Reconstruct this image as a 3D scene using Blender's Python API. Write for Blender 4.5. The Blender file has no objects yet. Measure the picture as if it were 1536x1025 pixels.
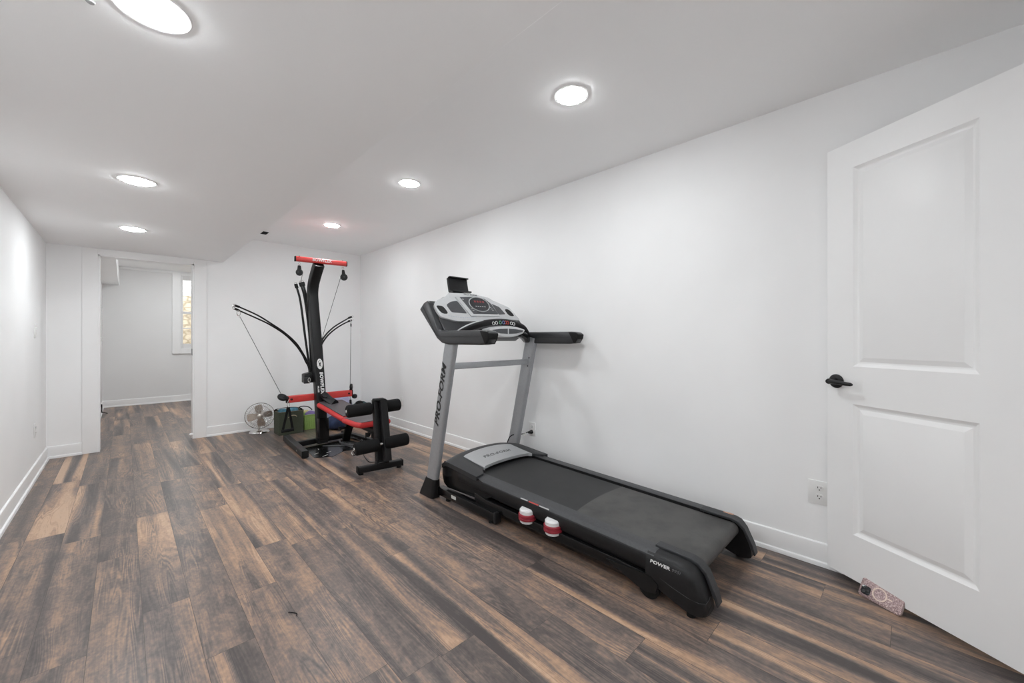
import bpy, bmesh, math, random
from math import sin, cos, pi, radians, sqrt
from mathutils import Vector, Matrix
random.seed(7)
S = bpy.context.scene
COL = S.collection
V = Vector

# ------------------------------------------------------------------ camera, world, exposure
CAM_H = 1.15
cam = bpy.data.cameras.new('camera')
cam.sensor_fit = 'HORIZONTAL'
cam.sensor_width = 36.0
cam.lens = 590.0 * 36.0 / 1536.0
cam.shift_y = -4.7 / 1536.0
cam.clip_start = 0.02
camo = bpy.data.objects.new('camera', cam)
camo.location = (0, 0, CAM_H)
camo.rotation_euler = (radians(90), 0, radians(-44.6))
COL.objects.link(camo)
S.camera = camo
W = bpy.data.worlds.new('world')
S.world = W
W.use_nodes = True
bg = W.node_tree.nodes['Background']
bg.inputs[0].default_value = (0.93, 0.97, 1.0, 1)
bg.inputs[1].default_value = 6.0
S.view_settings.view_transform = 'Standard'
S.view_settings.look = 'None'
S.view_settings.gamma = 1.0
S.view_settings.use_curve_mapping = False
S.view_settings.exposure = 0.0
S.cycles.max_bounces = 24
S.cycles.diffuse_bounces = 16
LAMP = 174.0          # emission of every recessed lamp's diffuser

# ------------------------------------------------------------------ materials
MATS = {}
def mat(name, col, rough=0.5, metal=0.0, noise=0.0, nscale=40.0, bump=0.0, bscale=300.0, spec=0.5, coat=0.0, stretch=(1, 1, 1)):
    m = bpy.data.materials.new(name); m.use_nodes = True
    nt = m.node_tree; b = nt.nodes['Principled BSDF']
    b.inputs['Base Color'].default_value = (*col, 1)
    b.inputs['Roughness'].default_value = rough
    b.inputs['Metallic'].default_value = metal
    b.inputs['Specular IOR Level'].default_value = spec
    b.inputs['Coat Weight'].default_value = coat
    tc = nt.nodes.new('ShaderNodeTexCoord'); mp = nt.nodes.new('ShaderNodeMapping')
    mp.inputs['Scale'].default_value = stretch
    nt.links.new(tc.outputs['Object'], mp.inputs['Vector'])
    if noise:
        n = nt.nodes.new('ShaderNodeTexNoise'); n.inputs['Scale'].default_value = nscale; n.inputs['Detail'].default_value = 4
        nt.links.new(mp.outputs[0], n.inputs['Vector'])
        r = nt.nodes.new('ShaderNodeValToRGB')
        lo = tuple(max(0, c * (1 - noise)) for c in col); hi = tuple(min(1, c * (1 + noise)) for c in col)
        r.color_ramp.elements[0].position = .3; r.color_ramp.elements[1].position = .7
        r.color_ramp.elements[0].color = (*lo, 1); r.color_ramp.elements[1].color = (*hi, 1)
        nt.links.new(n.outputs['Fac'], r.inputs['Fac']); nt.links.new(r.outputs['Color'], b.inputs['Base Color'])
    if bump:
        n2 = nt.nodes.new('ShaderNodeTexNoise'); n2.inputs['Scale'].default_value = bscale; n2.inputs['Detail'].default_value = 2
        nt.links.new(mp.outputs[0], n2.inputs['Vector'])
        bp = nt.nodes.new('ShaderNodeBump'); bp.inputs['Strength'].default_value = bump; bp.inputs['Distance'].default_value = 0.002
        nt.links.new(n2.outputs['Fac'], bp.inputs['Height']); nt.links.new(bp.outputs[0], b.inputs['Normal'])
    MATS[name] = m
    return m

def emit(name, col, st):
    m = bpy.data.materials.new(name); m.use_nodes = True
    b = m.node_tree.nodes['Principled BSDF']
    b.inputs['Base Color'].default_value = (*col, 1)
    b.inputs['Emission Color'].default_value = (*col, 1); b.inputs['Emission Strength'].default_value = st
    MATS[name] = m
    return m

M_WALL = mat('wall_paint', (.905, .908, .91), .55, noise=.012, nscale=3, bump=.05, bscale=180, spec=.3)
M_CEIL = mat('ceiling_paint', (.945, .947, .95), .7, noise=.01, nscale=2, bump=.04, bscale=150, spec=.2)
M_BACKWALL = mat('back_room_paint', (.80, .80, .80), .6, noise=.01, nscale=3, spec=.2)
M_TRIM = mat('trim_paint', (.88, .88, .88), .32, noise=.01, nscale=6)
M_DOOR = mat('door_paint', (.87, .87, .868), .40, noise=.01, nscale=5, bump=.03, bscale=60)
M_PLATE = mat('plate_plastic', (.80, .80, .79), .3, noise=.01, nscale=10)
M_SLOT = mat('slot_black', (.01, .01, .01), .6, noise=.1)
M_BLK = mat('black_plastic', (.010, .010, .011), .45, spec=.35, noise=.15, nscale=60, bump=.12, bscale=600)
M_BLKG = mat('black_gloss', (.006, .006, .0065), .24, spec=.4, noise=.1, nscale=20)
M_BLKM = mat('black_powder_coat', (.008, .008, .0085), .40, spec=.35, noise=.15, nscale=80, bump=.1, bscale=700)
M_CHAR = mat('charcoal_plastic', (.030, .031, .034), .45, spec=.4, noise=.10, nscale=70, bump=.25, bscale=500)
M_STRIP = mat('foot_strip_grey', (.052, .053, .057), .5, noise=.12, nscale=90, bump=.4, bscale=400)
M_RINGW = mat('lamp_ring_paint', (.86, .86, .86), .75, noise=.01, spec=.2)
M_CHARG = mat('charcoal_satin', (.031, .032, .035), .30, noise=.08, nscale=40)
M_RUB = mat('black_rubber', (.009, .009, .009), .75, spec=.3, noise=.2, nscale=90, bump=.3, bscale=500)
M_FOAM = mat('black_foam', (.008, .008, .0085), .85, spec=.25, noise=.2, nscale=120, bump=.5, bscale=450)
M_SILV = mat('silver_paint', (.36, .37, .385), .36, metal=.35, noise=.04, nscale=60)
M_SILF = mat('silver_face', (.62, .63, .64), .32, metal=.15, noise=.03, nscale=40)
M_SILP = mat('brushed_silver', (.50, .51, .52), .38, metal=.45, noise=.05, nscale=80, stretch=(6, 1, 1))
M_SCREEN = mat('display_black', (.022, .023, .027), .12, noise=.15, nscale=30)
M_GRAPH = mat('graphite_panel', (.075, .078, .085), .35, noise=.15, nscale=160)
M_RED = mat('red_paint', (.66, .055, .05), .35, noise=.05, nscale=30)
M_REDV = mat('red_vinyl', (.60, .035, .035), .42, noise=.06, nscale=50, bump=.1, bscale=400)
M_GREYV = mat('grey_vinyl', (.085, .075, .08), .42, noise=.12, nscale=60, bump=.2, bscale=500)
M_CUSHR = mat('red_elastomer', (.30, .025, .04), .35, noise=.1, nscale=60)
M_CUSHW = mat('white_plastic', (.78, .78, .78), .35, noise=.02, nscale=60)
M_INKW = mat('white_ink', (.82, .82, .82), .4, noise=.02)
M_INKB = mat('black_ink', (.008, .008, .008), .4, noise=.1)
M_INKG = mat('grey_ink', (.12, .12, .125), .4, noise=.1)
M_INKS = mat('silver_ink', (.5, .5, .5), .4, noise=.05)
M_INKR = mat('red_ink', (.55, .06, .05), .4, noise=.05)
M_INKGR = mat('green_ink', (.25, .5, .36), .4, noise=.05)
M_INKBL = mat('blue_ink', (.18, .25, .5), .4, noise=.05)
M_LABEL = mat('paper_label', (.62, .62, .58), .5, noise=.1, nscale=200)
M_ORANGE = mat('warning_label', (.55, .30, .20), .5, noise=.5, nscale=300)
M_CABLE = mat('steel_cable', (.13, .13, .135), .35, metal=.5, noise=.2, nscale=500)
M_CHROME = mat('chrome', (.75, .74, .72), .10, metal=1.0, noise=.04, nscale=30)
M_NICK = mat('brushed_nickel', (.62, .58, .53), .28, metal=.9, noise=.08, nscale=60)
M_BLADE = mat('bronze_blade', (.44, .37, .31), .32, metal=.75, noise=.1, nscale=20)
M_GREENF = mat('olive_fabric', (.058, .068, .045), .9, noise=.2, nscale=150, bump=.4, bscale=700)
M_GREENI = mat('olive_lining', (.19, .15, .11), .9, noise=.2, nscale=80)
M_LIME = mat('lime_plastic', (.33, .50, .14), .45, noise=.06, nscale=60)
M_BLUEF = mat('teal_blue_fabric', (.08, .24, .33), .7, noise=.25, nscale=40, bump=.4, bscale=100)
M_PURP = mat('purple_rubber', (.16, .11, .30), .35, noise=.15, nscale=12)
M_LILAC = mat('lilac_fabric', (.42, .42, .60), .75, noise=.1, nscale=14, bump=.3, bscale=60)
M_TEAL = mat('dark_teal_fabric', (.022, .062, .065), .8, noise=.3, nscale=20, bump=.4, bscale=60)
M_NAVY = mat('navy_fabric', (.018, .032, .085), .8, noise=.4, nscale=16, bump=.4, bscale=60)
M_YEL = mat('pale_yellow_fabric', (.62, .56, .27), .8, noise=.1, nscale=30)
M_CORDH = mat('natural_rope', (.55, .46, .32), .8, noise=.2, nscale=200)
M_RING = mat('pearl_ring', (.72, .58, .50), .3, noise=.15, nscale=300)
M_CASEE = mat('phone_case_edge', (.36, .29, .28), .25, noise=.15, nscale=200)
M_LAMP = emit('lamp_diffuser', (.948, .985, 1.005), LAMP)
M_LED = emit('display_led', (.25, .015, .02), .06)
M_HALL = mat('hall_paint', (.85, .85, .85), .6, noise=.01)

def nodes_of(name, rough=.5):
    m = bpy.data.materials.new(name); m.use_nodes = True
    nt = m.node_tree
    b = nt.nodes['Principled BSDF']; b.inputs['Roughness'].default_value = rough
    MATS[name] = m
    def N(t, **kw):
        n = nt.nodes.new(t)
        for k, v in kw.items():
            if k == 'op': n.operation = v
            elif isinstance(k, str) and k.startswith('i_'):
                n.inputs[k[2:].replace('_', ' ')].default_value = v
            else: setattr(n, k, v)
        return n
    def mth(op, a, bb=None, c=None):
        n = N('ShaderNodeMath', op=op)
        for i, x in enumerate((a, bb, c)):
            if x is None: continue
            if isinstance(x, (int, float)): n.inputs[i].default_value = x
            else: nt.links.new(x, n.inputs[i])
        return n.outputs[0]
    def L(a, c): nt.links.new(a, c)
    return m, nt, b, N, mth, L

def ramp(N, L, fac, stops):
    r = N('ShaderNodeValToRGB')
    cr = r.color_ramp
    while len(cr.elements) < len(stops): cr.elements.new(.5)
    for e, (p, c) in zip(cr.elements, stops):
        e.position = p; e.color = (*c, 1)
    L(fac, r.inputs['Fac'])
    return r.outputs['Color']

def floor_material():
    m, nt, b, N, mth, L = nodes_of('walnut_planks', .4)
    geo = N('ShaderNodeNewGeometry'); sep = N('ShaderNodeSeparateXYZ'); L(geo.outputs['Position'], sep.inputs[0])
    X, Y = sep.outputs[0], sep.outputs[1]
    PW, PL = .152, 1.22
    u = mth('DIVIDE', mth('SUBTRACT', X, .055), PW)
    col = mth('FLOOR', u); fu = mth('FRACT', u)
    wn = N('ShaderNodeTexWhiteNoise', noise_dimensions='1D'); L(col, wn.inputs['W'])
    v = mth('ADD', mth('DIVIDE', Y, PL), mth('MULTIPLY', wn.outputs['Value'], 3.7))
    row = mth('FLOOR', v); fv = mth('FRACT', v)
    cid = N('ShaderNodeCombineXYZ'); L(col, cid.inputs[0]); L(row, cid.inputs[1])
    w2 = N('ShaderNodeTexWhiteNoise', noise_dimensions='3D'); L(cid.outputs[0], w2.inputs['Vector'])
    rs = N('ShaderNodeSeparateColor'); L(w2.outputs['Color'], rs.inputs[0])
    R, G, B = rs.outputs[0], rs.outputs[1], rs.outputs[2]
    def coord(sx, sy, off):
        c = N('ShaderNodeCombineXYZ')
        L(mth('ADD', mth('MULTIPLY', X, sx), mth('MULTIPLY', R, off)), c.inputs[0])
        L(mth('ADD', mth('MULTIPLY', Y, sy), mth('MULTIPLY', G, off)), c.inputs[1])
        L(mth('MULTIPLY', B, off), c.inputs[2])
        return c.outputs[0]
    # broad heartwood bands running along the plank
    n1 = N('ShaderNodeTexNoise'); L(coord(10.5, .55, 40.), n1.inputs['Vector'])
    n1.inputs['Scale'].default_value = 1.0; n1.inputs['Detail'].default_value = 2.0; n1.inputs['Distortion'].default_value = .55
    # growth rings follow the contours of the bands
    rg = mth('SINE', mth('MULTIPLY', n1.outputs['Fac'], 150.))
    n5 = N('ShaderNodeTexNoise'); L(coord(9., 2.2, 17.), n5.inputs['Vector']); n5.inputs['Scale'].default_value = 1.; n5.inputs['Detail'].default_value = 2.
    # fine grain
    n2 = N('ShaderNodeTexNoise'); L(coord(230., 8., 70.), n2.inputs['Vector'])
    n2.inputs['Scale'].default_value = 1.; n2.inputs['Detail'].default_value = 3.
    # scraped blotches
    n3 = N('ShaderNodeTexNoise'); L(coord(13., 6., 30.), n3.inputs['Vector'])
    n3.inputs['Scale'].default_value = 1.; n3.inputs['Detail'].default_value = 8.; n3.inputs['Roughness'].default_value = .68
    n3.inputs['Distortion'].default_value = .8
    n4 = N('ShaderNodeTexNoise'); L(coord(85., 48., 30.), n4.inputs['Vector'])
    n4.inputs['Scale'].default_value = 1.; n4.inputs['Detail'].default_value = 3.
    # how figured this plank is
    fig = mth('SMOOTH_MIN', 1.0, mth('MULTIPLY', mth('POWER', B, 2.2), 1.6), .1)
    f1 = mth('ADD', mth('MULTIPLY', mth('SUBTRACT', n1.outputs['Fac'], .5), mth('ADD', mth('MULTIPLY', fig, 2.3), .5)), mth('ADD', .42, mth('MULTIPLY', fig, .05)))
    f2 = mth('MULTIPLY', rg, mth('MULTIPLY', mth('MAXIMUM', mth('SUBTRACT', n5.outputs['Fac'], .40), 0.0), .55))
    f3 = mth('MULTIPLY', mth('SUBTRACT', n2.outputs['Fac'], .5), .34)
    f4 = mth('MULTIPLY', mth('SUBTRACT', n3.outputs['Fac'], .5), mth('SUBTRACT', 1.15, mth('MULTIPLY', fig, .55)))
    f5 = mth('MULTIPLY', mth('SUBTRACT', n4.outputs['Fac'], .5), .45)
    f6 = mth('MULTIPLY', mth('SUBTRACT', R, .5), .12)
    tot = mth('ADD', mth('ADD', mth('ADD', f1, f2), mth('ADD', f3, f4)), mth('ADD', f5, f6))
    colr = ramp(N, L, tot, [(0.0, (.062, .051, .049)), (.25, (.106, .086, .079)), (.44, (.178, .134, .114)),
                            (.60, (.275, .186, .138)), (.78, (.405, .255, .165)), (1.0, (.52, .35, .235))])
    # joints
    ju = mth('MINIMUM', fu, mth('SUBTRACT', 1.0, fu)); jv = mth('MINIMUM', fv, mth('SUBTRACT', 1.0, fv))
    j = mth('MINIMUM', mth('MULTIPLY', ju, PW), mth('MULTIPLY', jv, PL))
    jm = mth('GREATER_THAN', j, .0008)
    mix = N('ShaderNodeMix', data_type='RGBA'); L(jm, mix.inputs['Factor'])
    mix.inputs['A'].default_value = (.055, .042, .037, 1); L(colr, mix.inputs['B'])
    L(mix.outputs['Result'], b.inputs['Base Color'])
    L(mth('ADD', .27, mth('MULTIPLY', n3.outputs['Fac'], .20)), b.inputs['Roughness'])
    b.inputs['Specular IOR Level'].default_value = .55
    h = mth('ADD', mth('MULTIPLY', n2.outputs['Fac'], .35), mth('ADD', mth('MULTIPLY', n4.outputs['Fac'], .3), mth('MULTIPLY', jm, .7)))
    bp = N('ShaderNodeBump'); bp.inputs['Strength'].default_value = .22; bp.inputs['Distance'].default_value = .002
    L(h, bp.inputs['Height']); L(bp.outputs[0], b.inputs['Normal'])
    return m
M_FLOOR = floor_material()

def belt_material():
    m, nt, b, N, mth, L = nodes_of('running_belt_rubber', .55)
    geo = N('ShaderNodeNewGeometry'); sep = N('ShaderNodeSeparateXYZ'); L(geo.outputs['Position'], sep.inputs[0])
    X, Y = sep.outputs[0], sep.outputs[1]
    # dust worn into the rear half, its front edge a shallow arc
    dx = mth('SUBTRACT', X, 2.02)
    edge = mth('SUBTRACT', mth('SUBTRACT', 1.30, mth('MULTIPLY', mth('MULTIPLY', dx, dx), .35)), Y)
    n = N('ShaderNodeTexNoise'); n.inputs['Scale'].default_value = 9.; n.inputs['Detail'].default_value = 6.; n.inputs['Roughness'].default_value = .6
    L(geo.outputs['Position'], n.inputs['Vector'])
    n2 = N('ShaderNodeTexNoise'); n2.inputs['Scale'].default_value = 130.; n2.inputs['Detail'].default_value = 2.
    L(geo.outputs['Position'], n2.inputs['Vector'])
    dust = mth('MULTIPLY', mth('GREATER_THAN', edge, 0.0), mth('ADD', .30, mth('MULTIPLY', n.outputs['Fac'], .95)))
    line = mth('MULTIPLY', mth('LESS_THAN', mth('ABSOLUTE', edge), .004), .35)
    fade = mth('MULTIPLY', mth('SUBTRACT', n.outputs['Fac'], .4), .5)
    t = mth('ADD', mth('ADD', dust, line), mth('ADD', fade, mth('MULTIPLY', n2.outputs['Fac'], .16)))
    c = ramp(N, L, t, [(0, (.017, .017, .018)), (.35, (.027, .027, .028)), (1.0, (.072, .070, .067))])
    L(c, b.inputs['Base Color'])
    bp = N('ShaderNodeBump'); bp.inputs['Strength'].default_value = .25; bp.inputs['Distance'].default_value = .001
    L(n2.outputs['Fac'], bp.inputs['Height']); L(bp.outputs[0], b.inputs['Normal'])
    return m
M_BELT = belt_material()

def glitter_material():
    m, nt, b, N, mth, L = nodes_of('pink_glitter', .3)
    tc = N('ShaderNodeTexCoord')
    v = N('ShaderNodeTexVoronoi'); v.inputs['Scale'].default_value = 420.; L(tc.outputs['Object'], v.inputs['Vector'])
    s = N('ShaderNodeSeparateColor'); L(v.outputs['Color'], s.inputs[0])
    c = ramp(N, L, s.outputs[0], [(0, (.20, .13, .14)), (.5, (.36, .25, .25)), (.85, (.50, .37, .36)), (1, (.72, .60, .55))])
    L(c, b.inputs['Base Color']); b.inputs['Metallic'].default_value = .25
    return m
M_GLIT = glitter_material()

def stone_material():
    m, nt, b, N, mth, L = nodes_of('tan_stone', .85)
    tc = N('ShaderNodeTexCoord'); mp = N('ShaderNodeMapping'); mp.inputs['Scale'].default_value = (1, 1, 2.2); L(tc.outputs['Object'], mp.inputs[0])
    v = N('ShaderNodeTexVoronoi', feature='DISTANCE_TO_EDGE'); v.inputs['Scale'].default_value = 5.; L(mp.outputs[0], v.inputs['Vector'])
    n = N('ShaderNodeTexNoise'); n.inputs['Scale'].default_value = 12.; n.inputs['Detail'].default_value = 6; L(mp.outputs[0], n.inputs['Vector'])
    f = mth('ADD', mth('MULTIPLY', mth('MINIMUM', mth('MULTIPLY', v.outputs['Distance'], 8.), 1.), .45), mth('MULTIPLY', n.outputs['Fac'], .6))
    c = ramp(N, L, f, [(0, (.12, .10, .07)), (.5, (.34, .28, .20)), (1, (.60, .53, .42))])
    L(c, b.inputs['Base Color'])
    return m
M_STONE = stone_material()

def glass_material():
    m = bpy.data.materials.new('window_glass'); m.use_nodes = True
    b = m.node_tree.nodes['Principled BSDF']
    b.inputs['Transmission Weight'].default_value = 1.; b.inputs['Roughness'].default_value = 0.; b.inputs['IOR'].default_value = 1.05
    b.inputs['Base Color'].default_value = (.97, .98, .98, 1)
    return m
M_GLASS = glass_material()

# ------------------------------------------------------------------ mesh helpers
def new(): return bmesh.new()

def box(bm, c, s, R=None, bev=0.0, seg=2):
    t = bmesh.new()
    bmesh.ops.create_cube(t, size=1.0)
    for v in t.verts: v.co = V((v.co.x * s[0], v.co.y * s[1], v.co.z * s[2]))
    if bev: bmesh.ops.bevel(t, geom=list(t.edges), offset=min(bev, .49 * min(s)), segments=seg, profile=.5, affect='EDGES', clamp_overlap=True)
    M = Matrix.Translation(V(c)) @ (R.to_4x4() if R else Matrix.Identity(4))
    t.transform(M); join(bm, t)

def box2(bm, lo, hi, bev=0.0, seg=2):
    box(bm, [(a + b) / 2 for a, b in zip(lo, hi)], [abs(b - a) for a, b in zip(lo, hi)], None, bev, seg)

def join(bm, t):
    me = bpy.data.meshes.new('tmp'); t.to_mesh(me); bm.from_mesh(me); bpy.data.meshes.remove(me); t.free()

def frame(axis, up=(0, 0, 1)):
    z = V(axis).normalized(); u = V(up)
    if abs(z.dot(u)) > .98: u = V((0, 1, 0)) if abs(z.y) < .9 else V((1, 0, 0))
    x = u.cross(z).normalized(); y = z.cross(x)
    return Matrix((x, y, z)).transposed()

def prism(bm, poly, ax0, ax1, ax2, o, d0, d1, bev=0.0, seg=2):
    """poly in (a, b) on axes ax0, ax1 from origin o, extruded along ax2 from d0 to d1."""
    t = bmesh.new(); ax0, ax1, ax2, o = V(ax0), V(ax1), V(ax2), V(o)
    A = [t.verts.new(o + ax0 * a + ax1 * b + ax2 * d0) for a, b in poly]
    B = [t.verts.new(o + ax0 * a + ax1 * b + ax2 * d1) for a, b in poly]
    t.faces.new(A[::-1]); t.faces.new(B); n = len(poly)
    for i in range(n): t.faces.new((A[i], A[(i + 1) % n], B[(i + 1) % n], B[i]))
    bmesh.ops.recalc_face_normals(t, faces=t.faces)
    if bev: bmesh.ops.bevel(t, geom=list(t.edges), offset=bev, segments=seg, profile=.5, affect='EDGES', clamp_overlap=True)
    join(bm, t)

def cr(pts, n=8):
    """Catmull-Rom resample."""
    P = [V(p) for p in pts]; out = []
    P = [P[0] * 2 - P[1]] + P + [P[-1] * 2 - P[-2]]
    for i in range(1, len(P) - 2):
        a, b, c, d = P[i - 1:i + 3]
        for k in range(n):
            t = k / n
            out.append(.5 * ((2 * b) + (c - a) * t + (2 * a - 5 * b + 4 * c - d) * t * t + (3 * b - a - 3 * c + d) * t ** 3))
    out.append(P[-2]); return out

def circ(r, n=12, ry=None):
    ry = r if ry is None else ry
    return [(r * cos(2 * pi * i / n), ry * sin(2 * pi * i / n)) for i in range(n)]

def rrect(w, h, r, k=3):
    out = []
    for cx, cy, a0 in ((w / 2 - r, h / 2 - r, 0), (-w / 2 + r, h / 2 - r, pi / 2), (-w / 2 + r, -h / 2 + r, pi), (w / 2 - r, -h / 2 + r, 1.5 * pi)):
        for i in range(k + 1):
            a = a0 + (pi / 2) * i / k; out.append((cx + r * cos(a), cy + r * sin(a)))
    return out

def sweep(bm, path, prof, up=(0, 0, 1), closed=False, cap=True, scale=None):
    """Sweep a 2-D profile (side, up) along a path."""
    t = bmesh.new(); P = [V(p) for p in path]; n = len(P); rings = []
    U = V(up)
    for i, p in enumerate(P):
        if closed: tg = P[(i + 1) % n] - P[i - 1]
        else: tg = P[min(i + 1, n - 1)] - P[max(i - 1, 0)]
        tg.normalize()
        sd = tg.cross(U)
        if sd.length < 1e-4: sd = tg.cross(V((1, 0, 0)) if abs(tg.x) < .9 else V((0, 1, 0)))
        sd.normalize(); un = sd.cross(tg).normalized()
        k = scale[i] if scale else 1.0
        rings.append([t.verts.new(p + sd * a * k + un * b * k) for a, b in prof])
    m = len(prof)
    for i in range(n if closed else n - 1):
        r0, r1 = rings[i], rings[(i + 1) % n]
        for j in range(m): t.faces.new((r0[j], r0[(j + 1) % m], r1[(j + 1) % m], r1[j]))
    if cap and not closed:
        t.faces.new(rings[0][::-1]); t.faces.new(rings[-1])
    bmesh.ops.recalc_face_normals(t, faces=t.faces)
    join(bm, t)

def tube(bm, path, r, n=10, closed=False, smooth=0):
    if smooth: path = cr(path, smooth)
    sweep(bm, path, circ(r, n), closed=closed)

def rod(bm, a, b, r, n=12): tube(bm, [a, b], r, n)

def ringpath(c, R, ax, n=40, ry=None, rot=None):
    F = frame(ax); ry = R if ry is None else ry
    return [V(c) + F @ V((R * cos(2 * pi * i / n), ry * sin(2 * pi * i / n), 0)) for i in range(n)]

def lathe(bm, prof, c, ax=(0, 0, 1), n=32, sx=1.0, sy=1.0):
    """prof: (radius, height) along the axis; ends closed when radius is 0."""
    t = bmesh.new(); F = frame(ax); rings = []
    for r, h in prof:
        if r < 1e-6: rings.append([t.verts.new(V(c) + F @ V((0, 0, h)))])
        else: rings.append([t.verts.new(V(c) + F @ V((r * sx * cos(2 * pi * i / n), r * sy * sin(2 * pi * i / n), h))) for i in range(n)])
    for a, b in zip(rings, rings[1:]):
        if len(a) == 1 and len(b) == 1: continue
        for i in range(n):
            j = (i + 1) % n
            if len(a) == 1: t.faces.new((a[0], b[i], b[j]))
            elif len(b) == 1: t.faces.new((a[i], b[0], a[j]))
            else: t.faces.new((a[i], b[i], b[j], a[j]))
    if len(rings[0]) > 1: t.faces.new(rings[0])
    if len(rings[-1]) > 1: t.faces.new(rings[-1][::-1])
    bmesh.ops.recalc_face_normals(t, faces=t.faces)
    join(bm, t)

def text(bm, s, M, size=1.0, shear=0.0, bold=0.0, depth=.001, sx=1.0, spacing=1.0):
    """Writing as a mesh, centred on its own origin, x right, y up, placed by matrix M."""
    c = bpy.data.curves.new('txt', 'FONT'); c.body = s; c.size = size; c.shear = shear; c.offset = bold
    c.extrude = depth / 2; c.align_x = 'CENTER'; c.align_y = 'CENTER'; c.space_character = spacing; c.resolution_u = 3
    o = bpy.data.objects.new('txt', c); COL.objects.link(o)
    dg = bpy.context.evaluated_depsgraph_get(); dg.update()
    me = bpy.data.meshes.new_from_object(o.evaluated_get(dg))
    me.transform(M @ Matrix.Diagonal((sx, 1, 1, 1)))
    bm.from_mesh(me)
    bpy.data.meshes.remove(me); bpy.data.objects.remove(o); bpy.data.curves.remove(c)

def mtx(o, x, y):
    x, y = V(x).normalized(), V(y); z = x.cross(y).normalized(); y = z.cross(x)
    M = Matrix((x, y, z)).transposed().to_4x4(); M.translation = V(o); return M

def wloc(o): return V(o['_w']) if '_w' in o else V((0, 0, 0))

def islands(bm):
    seen, out = set(), []
    bm.verts.ensure_lookup_table()
    for v0 in bm.verts:
        if v0 in seen: continue
        st, isl = [v0], []
        seen.add(v0)
        while st:
            v = st.pop(); isl.append(v)
            for e in v.link_edges:
                w = e.other_vert(v)
                if w not in seen: seen.add(w); st.append(w)
        out.append(isl)
    return out

def pieces(name, bm, m, parent, label=None, ang=35):
    """Every separate piece of the mesh as an object of its own."""
    bmesh.ops.remove_doubles(bm, verts=bm.verts, dist=1e-6)
    for isl in islands(bm):
        t = bmesh.new(); mp = {v: t.verts.new(v.co) for v in isl}
        for f in {f for v in isl for f in v.link_faces}:
            t.faces.new([mp[v] for v in f.verts])
        bmesh.ops.recalc_face_normals(t, faces=t.faces)
        obj(name, t, m, parent, label=label, ang=ang)
    bm.free()

def obj(name, bm, m, parent=None, loc=None, label=None, ang=35, kind=None, weld=True):
    """One mesh object; geometry given in world coordinates."""
    if weld: bmesh.ops.remove_doubles(bm, verts=bm.verts, dist=1e-6)
    o_loc = V(loc) if loc is not None else (ORG[parent.name] if parent else None)
    if o_loc is None:
        xs = [v.co for v in bm.verts]
        o_loc = V(((min(v.x for v in xs) + max(v.x for v in xs)) / 2, (min(v.y for v in xs) + max(v.y for v in xs)) / 2, min(v.z for v in xs)))
    bm.transform(Matrix.Translation(-o_loc))
    me = bpy.data.meshes.new(name); bm.to_mesh(me); bm.free()
    for p in me.polygons: p.use_smooth = True
    try: me.set_sharp_from_angle(angle=radians(ang))
    except Exception: pass
    for mm in (m if isinstance(m, (list, tuple)) else [m]): me.materials.append(mm)
    o = bpy.data.objects.new(name, me); COL.objects.link(o)
    if parent: o.parent = parent
    else: o.location = o_loc
    ORG[o.name] = o_loc
    if label: o['label'] = label
    if kind: o['kind'] = kind
    return o
ORG = {}

def thing(name, loc, label, cat, group=None):
    o = bpy.data.objects.new(name, None); COL.objects.link(o); o.location = loc
    o.empty_display_size = .1
    ORG[o.name] = V(loc); o['label'] = label; o['category'] = cat
    if group: o['group'] = group
    return o

def tag(o, label, cat, group=None):
    o['label'] = label; o['category'] = cat
    if group: o['group'] = group
    return o

def struct(name, bm, m, label=None, parent=None, cat=None):
    o = obj(name, bm, m, parent, label=label)
    if not parent:
        o['kind'] = 'structure'
        if label: o['label'] = label
        o['category'] = cat or name.split('_')[0].split('.')[0]
    return o

# ------------------------------------------------------------------ room shell
XR, XL, XE, YB, ZS, ZC, YN = 2.52, -.529, .847, 5.78, 2.06, 2.388, -.45
YF, BX0, BX1, BZ = 9.39, -.26, 2.52, 2.37
WT = .12
b = new(); box2(b, (XL - .3, -2.2, -.06), (XR + .3, YF + .3, 0)); struct('floor', b, M_FLOOR, 'dark walnut plank floor running through the doorway')
b = new(); box2(b, (XR, YN - 1.4, 0), (XR + WT, YB + WT, ZC + .1)); struct('wall_right', b, M_WALL, 'long white wall behind the treadmill')
b = new(); box2(b, (XL - WT, YN - 1.4, 0), (XL, YB + WT, ZC + .1)); struct('wall_left', b, M_WALL, 'white wall along the left edge of the room')
DX0, DX1, DZ = -.188, .571, 2.0
b = new()
box2(b, (XL, YB, 0), (DX0, YB + WT, ZC + .1)); box2(b, (DX1, YB, 0), (XR, YB + WT, ZC + .1)); box2(b, (DX0, YB, DZ), (DX1, YB + WT, ZC + .1))
struct('wall_back', b, M_WALL, 'white far wall with an open doorway')
NX0, NX1 = 1.25, 2.06
b = new()
box2(b, (XL, YN - WT, 0), (NX0, YN, ZC + .1)); box2(b, (NX1, YN - WT, 0), (XR, YN, ZC + .1)); box2(b, (NX0, YN - WT, 2.08), (NX1, YN, ZC + .1))
struct('wall_near', b, M_WALL, 'white near wall with the entry opening')
b = new(); box2(b, (XE, YN - WT, ZC), (XR + WT, YB + WT, ZC + .1)); struct('ceiling', b, M_CEIL, 'higher white ceiling on the treadmill side')
b = new(); box2(b, (XL - WT, YN - WT, ZS), (XE, YB, ZC + .1), .006, 1); struct('ceiling_soffit', b, M_CEIL, 'lowered white ceiling over the doorway side')
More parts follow.
